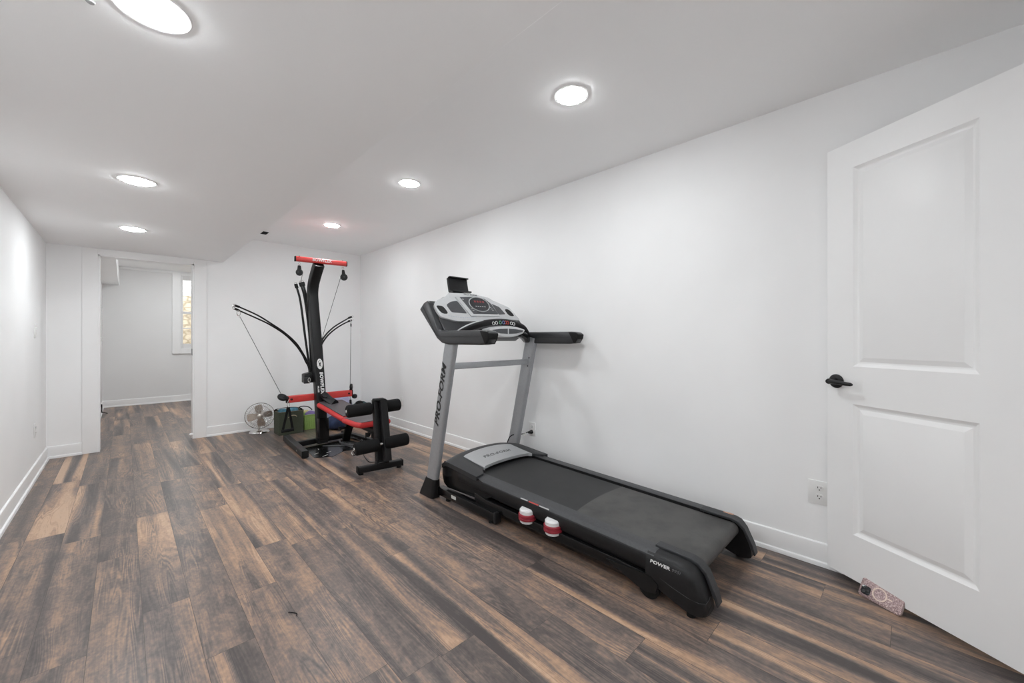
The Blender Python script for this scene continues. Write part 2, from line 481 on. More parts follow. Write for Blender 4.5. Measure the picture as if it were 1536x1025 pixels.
# hall outside the entry opening
b = new(); box2(b, (XL, -2.1, 0), (XR, -1.98, 2.5)); struct('wall_hall', b, M_HALL, 'hall wall outside the entry')
b = new(); box2(b, (XL - WT, -2.1, ZC), (XR + WT, YN - WT, ZC + .1)); struct('ceiling_hall', b, M_HALL, 'hall ceiling outside the entry')

def baseboard(name, p0, p1, nrm, label, h=.115):
    """Board along p0-p1 on the floor, standing off the wall along nrm, with a shoe moulding."""
    p0, p1 = V((*p0, 0)), V((*p1, 0)); n = V((*nrm, 0)); d = (p1 - p0); L = d.length; d.normalize()
    b = new()
    prof = [(0, 0), (.024, 0), (.024, .010), (.021, .019), (.0125, .023), (.0125, h - .016), (.010, h - .004), (.005, h), (0, h)]
    prism(b, prof, n, (0, 0, 1), d, p0, 0, L)
    return struct(name, b, M_TRIM, label, cat='baseboard')
baseboard('baseboard_right', (XR, YN), (XR, YB - .024), (-1, 0), 'white baseboard along the treadmill wall')
baseboard('baseboard_left', (XL, YN), (XL, YB - .024), (1, 0), 'white baseboard along the left wall')
baseboard('baseboard_back', (DX1 + .116, YB), (XR, YB), (0, -1), 'white baseboard behind the fan and baskets')
baseboard('baseboard_corner', (XL, YB), (DX0 - .11, YB), (0, -1), 'short white baseboard left of the doorway')

# doorway casing and jamb
b = new(); box2(b, (DX0 - .11, YB - .018, 0), (DX0, YB, ZS - .001), .002, 1); struct('trim_1', b, M_TRIM, 'white casing on the left of the doorway')
b = new(); box2(b, (DX1, YB - .018, 0), (DX1 + .116, YB, ZS - .001), .002, 1)
t1 = struct('trim_2', b, M_TRIM, 'white casing on the right of the doorway')
b = new(); box2(b, (DX0, YB - .018, DZ), (DX1, YB, ZS - .001), .001, 1); struct('trim_3', b, M_TRIM, 'white casing over the doorway')
b = new()
box2(b, (DX0, YB - .012, 0), (DX0 + .014, YB + WT + .01, DZ)); box2(b, (DX1 - .014, YB - .012, 0), (DX1, YB + WT + .01, DZ)); box2(b, (DX0, YB - .012, DZ - .014), (DX1, YB + WT + .01, DZ))
j = struct('trim_4', b, M_TRIM, 'white jamb lining the doorway')
b = new(); box2(b, (DX1 - .017, YB + .01, .955), (DX1 - .013, YB + .045, 1.03)); struct('strike_plate', b, M_BLKM, 'dark metal strike plate', j)
b = new(); lathe(b, [(.0, 0), (.016, 0), (.016, .02), (.011, .03), (0, .032)], (DX1 - .012, YB - .002, .05), (-1, 0, 0), 16); struct('bumper', b, M_TRIM, 'small white door bumper', j)
for (lo, hi) in (((NX0 - .1, YN, 0), (NX0, YN + .018, 2.18)),): pass

# back room
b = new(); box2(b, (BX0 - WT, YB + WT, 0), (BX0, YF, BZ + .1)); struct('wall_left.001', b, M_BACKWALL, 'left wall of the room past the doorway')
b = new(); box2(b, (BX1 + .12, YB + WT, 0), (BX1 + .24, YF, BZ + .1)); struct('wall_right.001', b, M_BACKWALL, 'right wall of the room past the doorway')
WX0, WX1, WZ0, WZ1 = .735, 1.50, .985, 2.295
b = new()
box2(b, (BX0 - WT, YF, 0), (WX0, YF + .14, BZ + .1)); box2(b, (WX1, YF, 0), (BX1 + .24, YF + .14, BZ + .1))
box2(b, (WX0, YF, 0), (WX1, YF + .14, WZ0)); box2(b, (WX0, YF, WZ1), (WX1, YF + .14, BZ + .1))
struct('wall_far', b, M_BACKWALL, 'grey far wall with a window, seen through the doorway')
b = new(); box2(b, (-.066, YB + WT, BZ), (BX1 + .24, YF, BZ + .1)); struct('ceiling.001', b, M_CEIL, 'ceiling of the room past the doorway')
b = new(); box2(b, (BX0 - WT, YB + WT, 2.052), (-.066, YF, BZ + .1)); struct('ceiling_soffit.001', b, M_CEIL, 'low soffit in the room past the doorway')
baseboard('baseboard_far', (BX0, YF), (BX1, YF), (0, -1), 'white baseboard under the far window', .112)
baseboard('baseboard_left.001', (BX0, YB + WT), (BX0, YF - .024), (1, 0), 'white baseboard at the left of the far room', .112)
b = new(); box2(b, (-.066, YF - .014, 2.325), (BX1, YF, BZ), .004, 1); box2(b, (-.078, YF - .014, 2.052), (-.054, YF, BZ), .003, 1); struct('trim_5', b, M_TRIM, 'thin white moulding at the far ceiling edge')
# window
b = new()
for lo, hi in (((.617, YF - .03, .87), (.735, YF, 2.345)), ((1.50, YF - .03, .87), (1.618, YF, 2.345)), ((.735, YF - .03, 2.295), (1.50, YF, 2.345)), ((.735, YF - .03, .87), (1.50, YF, .965))): box2(b, lo, hi, .004, 1)
w = struct('window_1', b, M_TRIM, 'white framed window at the far end past the doorway')
b = new()
for lo, hi in (((WX0, YF - .012, WZ0 - .03), (.770, YF + .08, WZ1 + .01)), ((1.465, YF - .012, WZ0 - .03), (WX1, YF + .08, WZ1 + .01)), ((.770, YF - .012, WZ1 - .075), (1.465, YF + .08, WZ1 + .01)), ((.770, YF - .012, WZ0 - .03), (1.465, YF + .08, 1.05)), ((.770, YF + .0, 1.60), (1.465, YF + .06, 1.645)), ((.770, YF + .03, 1.325), (1.465, YF + .05, 1.345))): box2(b, lo, hi, .003, 1)
struct('window_sash', b, M_CUSHW, None, w)
b = new(); box2(b, (.770, YF + .036, 1.05), (1.465, YF + .040, 2.22)); struct('window_pane', b, M_GLASS, None, w)
# what the window looks out on: a stone-lined window well open to the sky
b = new(); box2(b, (-.2, YF + .95, -.2), (2.8, YF + 1.15, 2.02)); struct('wall_outside', b, M_STONE, 'tan stone retaining wall outside the far window')
b = new(); box2(b, (-.2, YF + .93, 2.02), (2.8, YF + 1.17, 2.10), .01, 1); struct('wall_outside_cap', b, M_TRIM, 'pale coping on the stone wall outside')
b = new(); box2(b, (-.2, YF + .14, .3), (2.8, YF + .95, .42)); struct('ground_outside', b, M_STONE, 'ground of the window well outside')

# ------------------------------------------------------------------ recessed lamps
def downlight(x, y, z, label, grp='recessed ceiling lights'):
    r = thing('recessed_light', (x, y, z), label, 'ceiling light', grp)
    b = new(); lathe(b, [(.0712, -.001), (.074, -.0040), (.085, -.0035), (.0885, 0)], (x, y, z), n=48)
    obj('trim_ring', b, M_RINGW, r)
    b = new(); lathe(b, [(0, -.0095), (.045, -.0093), (.062, -.0083), (.0695, -.0058), (.0712, -.001)], (x, y, z), n=48)
    obj('diffuser', b, M_LAMP, r, label='glowing white diffuser')
    return r
downlight(.055, 1.473, ZS, 'round glowing light cut by the top edge, largest in the lowered ceiling')
downlight(.054, 3.137, ZS, 'round glowing light in the lowered ceiling, middle one of its row')
downlight(.053, 4.538, ZS, 'round glowing light in the lowered ceiling, just before the doorway')
downlight(1.622, 1.215, ZC, 'round glowing light in the higher ceiling, nearest above the treadmill')
downlight(1.620, 2.809, ZC, 'round glowing light in the higher ceiling, above the treadmill console')
downlight(1.619, 4.445, ZC, 'round glowing light in the higher ceiling, above the red crossbar')
downlight(.055, -.05, ZS, 'round light in the lowered ceiling above the camera, out of the photo')
downlight(.75, 6.7, BZ, 'added unseen light in the ceiling of the room past the doorway, nearer one')  # out of view, added to brighten the room past the doorway
downlight(.70, 8.35, BZ, 'added unseen light in the ceiling of the room past the doorway, before the window')  # second unseen lamp, put in to lift the far wall
downlight(1.75, 7.5, BZ, 'added unseen light in the ceiling of the room past the doorway, right one')  # third unseen lamp, added as more fill for the same room
downlight(1.65, -1.25, ZC, 'added unseen light in the hall ceiling behind the camera')  # added lamp, makes up for light lost through the entry opening
b = new(); lathe(b, [(0, -.004), (.008, -.004), (.011, 0)], (-.065, 1.555, ZS), n=20)
tag(obj('ceiling_plug', b, mat('grey_plug', (.42, .42, .42), .6, noise=.1)), 'small grey plug in the lowered ceiling beside the largest light', 'plug')
# vent on the upper ceiling, half hidden by the soffit edge
r = thing('ceiling_vent', (1.15, 5.28, ZC), 'small dark vent on the higher ceiling at the soffit edge', 'vent')
b = new(); box2(b, (1.06, 5.25, ZC - .010), (1.200, 5.345, ZC - .001), .003, 1); obj('vent_plate', b, M_BLK, r)
b = new()
for k in range(4): box(b, (1.13, 5.262 + k * .024, ZC - .012), (.12, .012, .006), Matrix.Rotation(.5, 3, 'X'))
obj('vent_slats', b, M_CHAR, r)

# ------------------------------------------------------------------ wall plates
def plate(name, c, nrm, label, cat, style, w=.072, h=.116, grp=None):
    """Cover plate standing on a wall at c, facing nrm (x axis walls)."""
    c = V(c); n = V(nrm); s = V((0, 0, 1)).cross(n)
    r = thing(name, c, label, cat, grp)
    b = new(); R = Matrix((s, V((0, 0, 1)), n)).transposed()
    box(b, c + n * .003, (w, h, .006), R, .0025, 2)
    obj('cover_plate', b, M_PLATE, r)
    if style in ('outlet', 'plugged'):
        for dz in (.022, -.022):
            b = new(); prism(b, rrect(.034, .030, .010), s, (0, 0, 1), n, c + V((0, 0, dz)), .005, .0085, .0008, 1)
            o = obj('socket', b, M_PLATE, r)
            b = new()
            for dx, hh in ((-.0065, .0085), (.0065, .007)): box(b, c + n * .0088 + s * dx + V((0, 0, dz + .004)), (.0028, hh, .001), R)
            lathe(b, [(.003, 0), (.003, .0006), (0, .0006)], c + n * .0086 + V((0, 0, dz - .0075)), n, 10)
            pieces('slot', b, M_SLOT, o)
    if style == 'switch':
        b = new(); box(b, c + n * .008, (.032, .064, .007), R @ Matrix.Rotation(radians(4), 3, 'X'), .002, 2); obj('rocker', b, M_PLATE, r)
    if style == 'blank':
        b = new(); box(b, c + n * .006, (.034, .066, .003), R, .0012, 1); obj('insert', b, M_PLATE, r)
        b = new()
        for dz in (.042, -.042): lathe(b, [(.003, 0), (.003, .001), (0, .0012)], c + n * .006 + V((0, 0, dz)), n, 10)
        pieces('screw', b, M_CUSHW, r)
    return r
plate('wall_outlet', (XR, .326, .366), (-1, 0, 0), 'white double outlet on the wall beside the open door', 'outlet', 'outlet', .094, .118)
plate('wall_outlet', (XR, 2.300, .364), (-1, 0, 0), 'white outlet behind the treadmill with a black plug in it', 'outlet', 'plugged')
plate('wall_outlet', (XR, 4.56, .348), (-1, 0, 0), 'white wall plate near the far corner beside the foam rollers', 'outlet', 'blank', .076, .12)
plate('light_switch', (XL, 5.11, 1.21), (1, 0, 0), 'white light switch on the left wall near the doorway', 'light switch', 'switch')
plate('wall_outlet', (XL, 5.09, .388), (1, 0, 0), 'white outlet low on the left wall near the doorway', 'outlet', 'outlet')

# ------------------------------------------------------------------ open white door
dA = V((2.4626, .2882, 0)); dd = V((-.51989706, -.85422892, 0)); dn = V((-.85422892, .51989706, 0))   # face towards the room
DW, DZ0, DZ1, DT = .665, .034, 2.064, .035
def door_leaf():
    t = bmesh.new()
    def P(s, z, d=0.0): return t.verts.new(dA + dd * s + V((0, 0, z)) + dn * d)
    s_ = [0, .117, .540, DW]; z_ = [DZ0, .241, .845, 1.020, 1.943, DZ1]
    for side in (0, 1):
        off = 0.0 if side == 0 else -DT
        sg = 1 if side == 0 else -1
        grid = [[P(s, z, off) for z in z_] for s in s_]
        for i in range(3):
            for k in range(5):
                q = (grid[i][k], grid[i + 1][k], grid[i + 1][k + 1], grid[i][k + 1])
                if i == 1 and k in (1, 3):
                    prev = list(q); s0, s1, z0, z1 = s_[1], s_[2], z_[k], z_[k + 1]
                    for ins, dep in ((.004, -.003), (.012, -.008), (.017, -.0095), (.022, -.0095), (.040, -.0025), (.043, -.0015)):
                        cur = [P(s, z, off + sg * dep) for s, z in ((s0 + ins, z0 + ins), (s1 - ins, z0 + ins), (s1 - ins, z1 - ins), (s0 + ins, z1 - ins))]
                        for e in range(4): t.faces.new((prev[e], prev[(e + 1) % 4], cur[(e + 1) % 4], cur[e]))
                        prev = cur
                    t.faces.new(prev)
                else: t.faces.new(q)
        if side == 0: g0 = grid
        else: g1 = grid
    for k in range(5):
        t.faces.new((g0[0][k], g0[0][k + 1], g1[0][k + 1], g1[0][k])); t.faces.new((g0[3][k], g0[3][k + 1], g1[3][k + 1], g1[3][k]))
    for i in range(3):
        t.faces.new((g0[i][0], g0[i + 1][0], g1[i + 1][0], g1[i][0])); t.faces.new((g0[i][5], g0[i + 1][5], g1[i + 1][5], g1[i][5]))
    bmesh.ops.recalc_face_normals(t, faces=t.faces)
    return t
door = obj('door_1', door_leaf(), M_DOOR, loc=dA, ang=20)
door['kind'] = 'structure'; door['label'] = 'white two-panel door standing open at the right'; door['category'] = 'door'
hz = .945
hc = dA + dd * .046 + V((0, 0, hz))
b = new(); lathe(b, [(0, 0), (.031, 0), (.033, .003), (.0325, .008), (.028, .0105), (.014, .012), (.0125, .030), (.013, .045), (0, .047)], hc, dn, 36)
rose = obj('door_handle', b, M_BLKM, door, label='matte black lever handle')
b = new()
pth = cr([hc + dd * -.010 + dn * .044, hc + dd * .015 + dn * .052, hc + dd * .045 + dn * .055 + V((0, 0, -.001)), hc + dd * .078 + dn * .052 + V((0, 0, -.004)), hc + dd * .104 + dn * .050 + V((0, 0, -.005))], 6)
sweep(b, pth, circ(.0095, 14, .0085), scale=[.55, .8, 1.15, 1.3] + [1.3 - .35 * i / 20 for i in range(len(pth) - 6)] + [.8, .5])
lathe(b, [(0, -.012), (.009, -.010), (.0135, -.002), (.0135, .006), (.010, .013), (0, .016)], hc + dn * .046, dn, 20)
obj('lever', b, M_BLKM, rose)
b = new(); box2(b, (0, 0, 0), (.001, .001, .001)); b.free()

# ------------------------------------------------------------------ phone leaning on the door
def phone():
    w, h, t = .156, .080, .012
    o0 = V((2.352, .166, .004)); axx = V((-.4770, -.8789, 0)).normalized()
    # lean back until the upper edge touches the door face
    ndoor = dn
    lean = radians(62)
    back = -V((dn.x, dn.y, 0)).normalized(); back = (back - axx * back.dot(axx)).normalized()
    axy = (V((0, 0, 1)) * sin(lean) + back * cos(lean)).normalized(); axz = axx.cross(axy)
    if axz.dot(dn) < 0: axz = -axz
    C = o0 + axx * w / 2 + axy * h / 2 - back * .006
    r = thing('phone', C - axy * h / 2, 'phone in a pink glitter case leaning on the foot of the white door', 'phone')
    b = new(); prism(b, rrect(w, h, .013, 5), axx, axy, axz, C, -t, 0, .0022, 3); obj('case', b, M_GLIT, r)
    b = new(); prism(b, rrect(w + .002, h + .002, .0135, 5), axx, axy, axz, C, -t * .85, -t * .2, .001, 2); obj('case_rim', b, M_CASEE, r)
    cc = C - axx * .0535 + axy * -.010
    b = new(); prism(b, rrect(.035, .037, .010, 5), axx, axy, axz, cc, 0, .0012, .0005, 2); cb = obj('camera_bump', b, M_SCREEN, r)
    b = new()
    for a, c in ((-.008, .008), (-.008, -.009), (.009, -.0005)): lathe(b, [(.0075, 0), (.0075, .0016), (.006, .002), (0, .0012)], cc + axx * a + axy * c + axz * .001, axz, 18)
    pieces('camera_lens', b, M_BLKG, cb)
    b = new(); lathe(b, [(.0035, 0), (.003, .001), (0, .001)], cc + axx * -.0105 + axy * .0125 + axz * .002 + axx * -.002, axz, 12); obj('flash', b, M_INKW, cb)
    rc = C - axx * .004
    b = new(); F = Matrix((axx, axy, axz)).transposed()
    ring = [rc + axz * .0003 + F @ V((.0245 * cos(a), .0245 * sin(a), 0)) for a in [2 * pi * i / 48 for i in range(48)]]
    sweep(b, ring, [(-.0026, -.0004), (.0026, -.0004), (.0026, .0008), (-.0026, .0008)], up=axz, closed=True)
    prism(b, rrect(.018, .0045, .002), axx, axy, axz, rc + axx * .037, 0, .0009)
    obj('magnet_ring', b, M_RING, r, label='pale ring with a short bar')
phone()

# ------------------------------------------------------------------ treadmill
TM = thing('treadmill', (2.0, 1.5, 0), 'black and silver folding treadmill along the right wall', 'treadmill')
X3, Y3, Z3 = V((1, 0, 0)), V((0, 1, 0)), V((0, 0, 1))
CX = 2.0
def deck_z(y): return .200 + (y - .65) * (.234 - .200) / (2.2 - .65)
def yz(bm, poly, x0, x1, bev=0., seg=2): prism(bm, poly, Y3, Z3, X3, (0, 0, 0), x0, x1, bev, seg)
UPX = (1.602, 2.408)
def upr_y(z): return 2.452 - (z - .10) * .232
for sgn, ux in zip((-1, 1), UPX):
    # upright
    b = new()
    sweep(b, [(ux, upr_y(.07), .07), (ux, upr_y(1.16), 1.16)], rrect(.050, .112, .020, 4), up=(0, 1, 0))
    up = obj('upright', b, M_SILV, TM, label='silver upright post')
    if sgn < 0:
        b = new(); axd = V((0, upr_y(1.1) - upr_y(.1), 1.0)).normalized()
        text(b, 'PRO-FORM', mtx(V((ux - .0253, upr_y(.748) + .012, .748)), axd, V((0, -1, 0)).cross(X3).cross(axd) if False else X3.cross(axd) * -1 if False else V((0, 1, 0))), .070, .32, .0026, .0012, 1.24, 1.06)
        # letters run up the post with their tops to the far side
        obj('lettering', b, M_INKB, up, label='black maker name running up the post')
    # foot cup
    b = new()
    t0 = [(-.030, -.060), (.030, -.060), (.030, .060), (-.030, .060)]
    rings = [(.0, .078, .175), (.02, .080, .172), (.10, .066, .135), (.135, .058, .122)]
    t = bmesh.new(); rr = []
    for z, wx, wy in rings: rr.append([t.verts.new((ux + a, upr_y(z) + .012 - z * .06 + c, z)) for a, c in rrect(wx, wy, .022, 4)])
    for a, c in zip(rr, rr[1:]):
        for i in range(len(a)): t.faces.new((a[i], a[(i + 1) % len(a)], c[(i + 1) % len(a)], c[i]))
    t.faces.new(rr[0][::-1]); t.faces.new(rr[-1]); bmesh.ops.recalc_face_normals(t, faces=t.faces); join(b, t)
    obj('foot_cup', b, M_BLK, TM)
    # base bar along the floor
    b = new(); bx = ux + (.035 if sgn < 0 else -.035)
    box2(b, (bx - .026, 1.80, .022), (bx + .026, 2.40, .078), .006, 2)
    bb = obj('base_bar', b, M_BLKG, TM)
    b = new(); prism(b, [(-.027, .012), (.027, .012), (.027, .081), (-.027, .081)], X3, Z3, Y3, (bx, 0, 0), 1.778, 1.802, .007, 2); obj('end_cap', b, M_BLK, bb)
    b = new(); lathe(b, [(0, 0), (.02, 0), (.018, .022), (0, .022)], (bx, 1.84, 0), n=20); lathe(b, [(0, 0), (.02, 0), (.018, .022), (0, .022)], (bx, 2.3, 0), n=20); pieces('foot_pad', b, M_RUB, bb)
    if sgn < 0:
        b = new(); prism(b, rrect(.052, .022, .002), Y3, Z3, -X3, (bx - .026, 2.205, .056), 0, .0008); obj('label_sticker', b, M_LABEL, bb, label='small white sticker')
    # lift frame side bar
    fx = CX + sgn * .335
    b = new(); yz(b, [(2.02, .135), (1.90, .118), (.95, .117), (.72, .105), (.70, .085), (.95, .066), (1.90, .066), (2.02, .085)], fx - .022, fx + .022, .004, 2)
    obj('lift_frame_bar', b, M_BLKG, TM)
    # fold wheel
    b = new(); lathe(b, [(0, -.02), (.03, -.02), (.046, -.014), (.046, .014), (.03, .02), (0, .02)], (fx, .815, .046), X3, 32)
    wh = obj('transport_wheel', b, M_RUB, TM)
    b = new(); yz(b, [(1.02, .10), (.80, .112), (.765, .085), (.775, .045), (.815, .035), (.86, .042)], fx - .030, fx - .022); yz(b, [(1.02, .10), (.80, .112), (.765, .085), (.775, .045), (.815, .035), (.86, .042)], fx + .022, fx + .030); obj('wheel_bracket', b, M_BLKM, TM)
    # deck side rail
    b = new()
    path_y = [2.20, .80]
    prof = [(.0, .0), (-.058, .0), (-.078, -.006), (-.092, -.018), (-.097, -.034), (-.094, -.066), (-.080, -.094), (-.060, -.098), (-.052, -.030), (.0, -.024)]
    t = bmesh.new(); rr = []
    for y in path_y: rr.append([t.verts.new((CX + sgn * (.262 - a), y, deck_z(y) + .006 + c)) for a, c in prof])
    n = len(prof)
    for i in range(n): t.faces.new((rr[0][i], rr[0][(i + 1) % n], rr[1][(i + 1) % n], rr[1][i]))
    t.faces.new(rr[0]); t.faces.new(rr[1][::-1]); bmesh.ops.recalc_face_normals(t, faces=t.faces)
    bmesh.ops.subdivide_edges(t, edges=[e for e in t.edges if abs(e.verts[0].co.y - e.verts[1].co.y) > .5], cuts=1)
    join(b, t)
    rail = obj('side_rail', b, M_BLK, TM, ang=24)
    t = bmesh.new(); rr = []
    for y in (2.16, .79): rr.append([t.verts.new((CX + sgn * (.262 - a), y, deck_z(y) + .006 + c + .0015)) for a, c in [(-.003, 0), (-.058, 0), (-.076, -.0055), (-.088, -.0145), (-.088, -.0175), (-.058, -.006), (-.003, -.006)]])
    for i in range(7): t.faces.new((rr[0][i], rr[0][(i + 1) % 7], rr[1][(i + 1) % 7], rr[1][i]))
    t.faces.new(rr[0]); t.faces.new(rr[1][::-1]); bmesh.ops.recalc_face_normals(t, faces=t.faces)
    obj('foot_strip', t, M_STRIP, rail, label='grey textured foot strip')
    # rear end cap
    b = new()
    st = [(.822, .211, .085), (.76, .2095, .062), (.70, .208, .040), (.655, .205, .026), (.632, .198, .022), (.615, .182, .021), (.600, .155, .022), (.588, .125, .024), (.578, .095, .028), (.570, .066, .034)]
    t = bmesh.new(); rr = []
    for y, zt, zb in st:
        h = zt - zb; k = min(1, h / .09)
        e = max(0, (.64 - y) / .07); ins = .020 * e * e
        pr = [(.268, zt), (.318 - ins, zt), (.340 - ins, zt - .006 * k), (.354 - ins, zt - .018 * k), (.361 - ins, zt - .040 * k), (.364 - ins, zb + .30 * h), (.358 - ins, zb + .004), (.350 - ins, zb), (.268, zb)]
        rr.append([t.verts.new((CX + sgn * a, y, c)) for a, c in pr])
    n = 9
    for p_, q_ in zip(rr, rr[1:]):
        for i in range(n): t.faces.new((p_[i], p_[(i + 1) % n], q_[(i + 1) % n], q_[i]))
    t.faces.new(rr[0]); t.faces.new(rr[-1][::-1]); bmesh.ops.recalc_face_normals(t, faces=t.faces)
    b.free()
    ec = obj('rear_end_cap', t, M_BLK, TM, label='black moulded rear corner', ang=40)
    b = new()
    pl = [(.81, .220), (.655, .2165), (.622, .208), (.592, .182), (.556, .105), (.545, .062), (.552, .058), (.57, .10), (.60, .170), (.63, .196), (.66, .204), (.81, .2075)]
    x0, x1 = sorted((CX + sgn * .292, CX + sgn * .243))
    yz(b, pl, x0, x1, .002, 1); obj('cap_lip', b, M_CHAR, ec)
    b = new()
    sx = CX + sgn * .3635
    tube(b, [(sx - sgn * .003, .815, .138), (sx, .70, .103), (sx, .64, .090), (sx - sgn * .0065, .598, .084), (sx - sgn * .018, .575, .086), (sx - sgn * .05, .574, .088), (sx - sgn * .066, .575, .094)], .0014, 6)
    obj('seam', b, M_CHAR, ec)
    b = new(); lathe(b, [(0, 0), (.018, 0), (.016, .03), (0, .03)], (CX + sgn * .325, .64, 0), n=20); obj('rubber_foot', b, M_RUB, ec)
    if sgn < 0:
        b = new(); d = V((0, -1, -.02))
        text(b, 'POWER', mtx((CX - .3640, .757, .178), d, (0, -.02, 1)), .0195, .15, .0006, .0012, 1.25, 1.05)
        obj('lettering', b, M_INKW, ec, label='white model lettering')
        b = new(); text(b, '995i', mtx((CX - .3640, .688, .1765), d, (0, -.02, 1)), .018, .25, .0002, .0012, 1.2); obj('lettering', b, M_INKG, ec, label='grey model lettering')
        b = new()
        for k, (y0, y1) in enumerate(((1.60, 1.545), (1.455, 1.385))):
            prism(b, [(y0, 0), (y1, 0), (y1, .006), (y0, .006)], Y3, V((.5, 0, 1)).normalized(), V((-1, 0, .5)).normalized(), (CX - .352, 0, .2145 + (-.002 if k else .0)), 0, .0012)
        pieces('badge_strip', b, M_INKS, rail, 'pale lettering strip')
        b = new(); prism(b, [(1.535, 0), (1.462, 0), (1.462, .006), (1.535, .006)], Y3, V((.5, 0, 1)).normalized(), V((-1, 0, .5)).normalized(), (CX - .352, 0, .2135), 0, .0012); obj('badge_strip', b, M_INKR, rail, label='red lettering strip')
    else:
        b = new(); prism(b, [(0, 0), (.05, 0), (.05, .030), (0, .030)], -Y3, X3, Z3, (CX + .294, .715, .2084), 0, .001); obj('warning_label', b, M_ORANGE, ec, label='small orange warning label')
    # cushions between rail and lift frame
    for cy in (1.545, 1.355):
        b = new(); lathe(b, [(0, .074), (.034, .074), (.042, .079), (.044, .094), (0, .094)], (CX + sgn * .353, cy, .022), n=32)
        cu = obj('cushion', b, M_CUSHW, TM, label='red and white ribbed cushion')
        b = new()
        lathe(b, [(0, .0), (.043, .0), (.051, .004), (.051, .014), (.046, .018), (.051, .022), (.051, .033), (.043, .037), (0, .037)], (CX + sgn * .353, cy, .114), n=32)
        obj('cushion_rings', b, M_CUSHR, cu, label='dark red rings')
        b = new(); lathe(b, [(0, 0), (.044, 0), (.044, .018), (.036, .027), (0, .028)], (CX + sgn * .353, cy, .151), n=32); obj('cushion_cap', b, M_CUSHW, cu)
    # motor bay side panel
    sp = [(2.372, .262), (2.39, .225), (2.395, .16), (2.375, .105), (2.33, .082), (2.0, .098), (1.90, .125), (1.84, .158), (1.80, .200), (1.95, .222), (2.05, .232)]
    x0, x1 = sorted((CX + sgn * .352, CX + sgn * .335)); b = new(); yz(b, sp, x0, x1, .004, 2)
    obj('motor_bay_side', b, M_BLKG, TM)

# deck board under the belt and the motor pan
b = new(); yz(b, [(2.10, deck_z(2.1) - .011), (.72, deck_z(.72) - .011), (.72, deck_z(.72) - .028), (2.10, deck_z(2.1) - .028)], CX - .262, CX + .262); obj('deck_board', b, M_BLK, TM)
b = new(); yz(b, [(2.39, .15), (2.36, .09), (2.02, .10), (2.02, .205), (2.30, .24), (2.37, .245)], CX - .334, CX + .334, .01, 2)
obj('motor_pan', b, M_BLK, TM)
for y in (1.92, 2.2):
    b = new(); box2(b, (CX - .312, y - .02, .07), (CX + .312, y + .02, .105), .004, 1); obj('cross_member', b, M_BLKM, TM)
# running belt: a loop over the rear roller
RY, RR = .655, .034
BD = -.004
rz = deck_z(RY) - RR + BD
pp = [(2.12, deck_z(2.12) + BD), (1.6, deck_z(1.6) + BD), (1.1, deck_z(1.1) + BD), (RY + .01, deck_z(RY) + BD)]
pp += [(RY + RR * cos(a), rz + RR * sin(a)) for a in [pi / 2 + pi * i / 14 for i in range(15)]] + [(RY + .03, rz - RR), (1.2, .145), (2.0, .16)]
t = bmesh.new(); A = []; 
for i, (y, z) in enumerate(pp): A.append([t.verts.new((x, y, z)) for x in (CX - .249, CX + .249)])
for p, q in zip(A, A[1:]): t.faces.new((p[0], p[1], q[1], q[0]))
bmesh.ops.recalc_face_normals(t, faces=t.faces)
bmesh.ops.solidify(t, geom=list(t.faces), thickness=.0025)
obj('running_belt', t, M_BELT, TM, label='black belt with a dusty worn patch')
b = new(); lathe(b, [(0, -.275), (.012, -.275), (.012, -.252), (RR - .004, -.252), (RR - .004, .252), (.012, .252), (.012, .275), (0, .275)], (CX, RY, rz), X3, 28); obj('rear_roller', b, M_CHAR, TM)

# motor hood: arched shell with an arm on each side, silver plate in the middle
def hood_pt(x, v, lift=0.0):
    s = (x - CX) / .36                       # -1..1
    a = abs(s)
    yf = 2.405 - .015 * a ** 4               # front edge
    ye = 2.10 + (-.105) * max(0, min(1, (a - .60) / .22)) ** 1.2 + .0
    y = yf + (ye - yf) * v
    arch = .045 * (1 - a ** 2.2)
    zf, zm, ze = .240, .266, .244
    if v < .18: z = zf + (zm - zf) * sin(v / .18 * pi / 2)
    else: z = zm + (ze - zm) * ((v - .18) / .82) ** 1.15
    return V((x, y, z + arch * (1 - .45 * v) + lift))
t = bmesh.new(); nx, nv = 48, 16
G = [[t.verts.new(hood_pt(CX - .36 + .72 * i / nx, k / nv)) for k in range(nv + 1)] for i in range(nx + 1)]
for i in range(nx):
    for k in range(nv): t.faces.new((G[i][k], G[i + 1][k], G[i + 1][k + 1], G[i][k + 1]))
rim = [G[i][0] for i in range(nx + 1)] + [G[nx][k] for k in range(1, nv + 1)] + [G[i][nv] for i in range(nx - 1, -1, -1)] + [G[0][k] for k in range(nv - 1, 0, -1)]
low = [t.verts.new(V((v.co.x, v.co.y, max(v.co.z - .026, deck_z(v.co.y) + .009) if abs(v.co.x - CX) < .355 and v.co.y < 2.15 else v.co.z - .030))) for v in rim]
for i in range(len(rim)): t.faces.new((rim[i], rim[(i + 1) % len(rim)], low[(i + 1) % len(rim)], low[i]))
bmesh.ops.recalc_face_normals(t, faces=t.faces)
hood = obj('motor_hood', t, M_CHAR, TM, ang=50)
t = bmesh.new(); nx, nv = 24, 10
def plate_pt(i, k, lift):
    f = i / nx; x = CX - .238 + .476 * f
    s = abs(x - CX) / .238
    v0 = .30 + .05 * s ** 2; v1 = 1.0
    p = hood_pt(x, v0 + (v1 - v0) * k / nv, lift)
    if k / nv > .6: p.y -= .018 * (k / nv - .6) / .4 * (1 + .6 * s ** 2)
    return p
G = [[t.verts.new(plate_pt(i, k, .004)) for k in range(nv + 1)] for i in range(nx + 1)]
for i in range(nx):
    for k in range(nv): t.faces.new((G[i][k], G[i + 1][k], G[i + 1][k + 1], G[i][k + 1]))
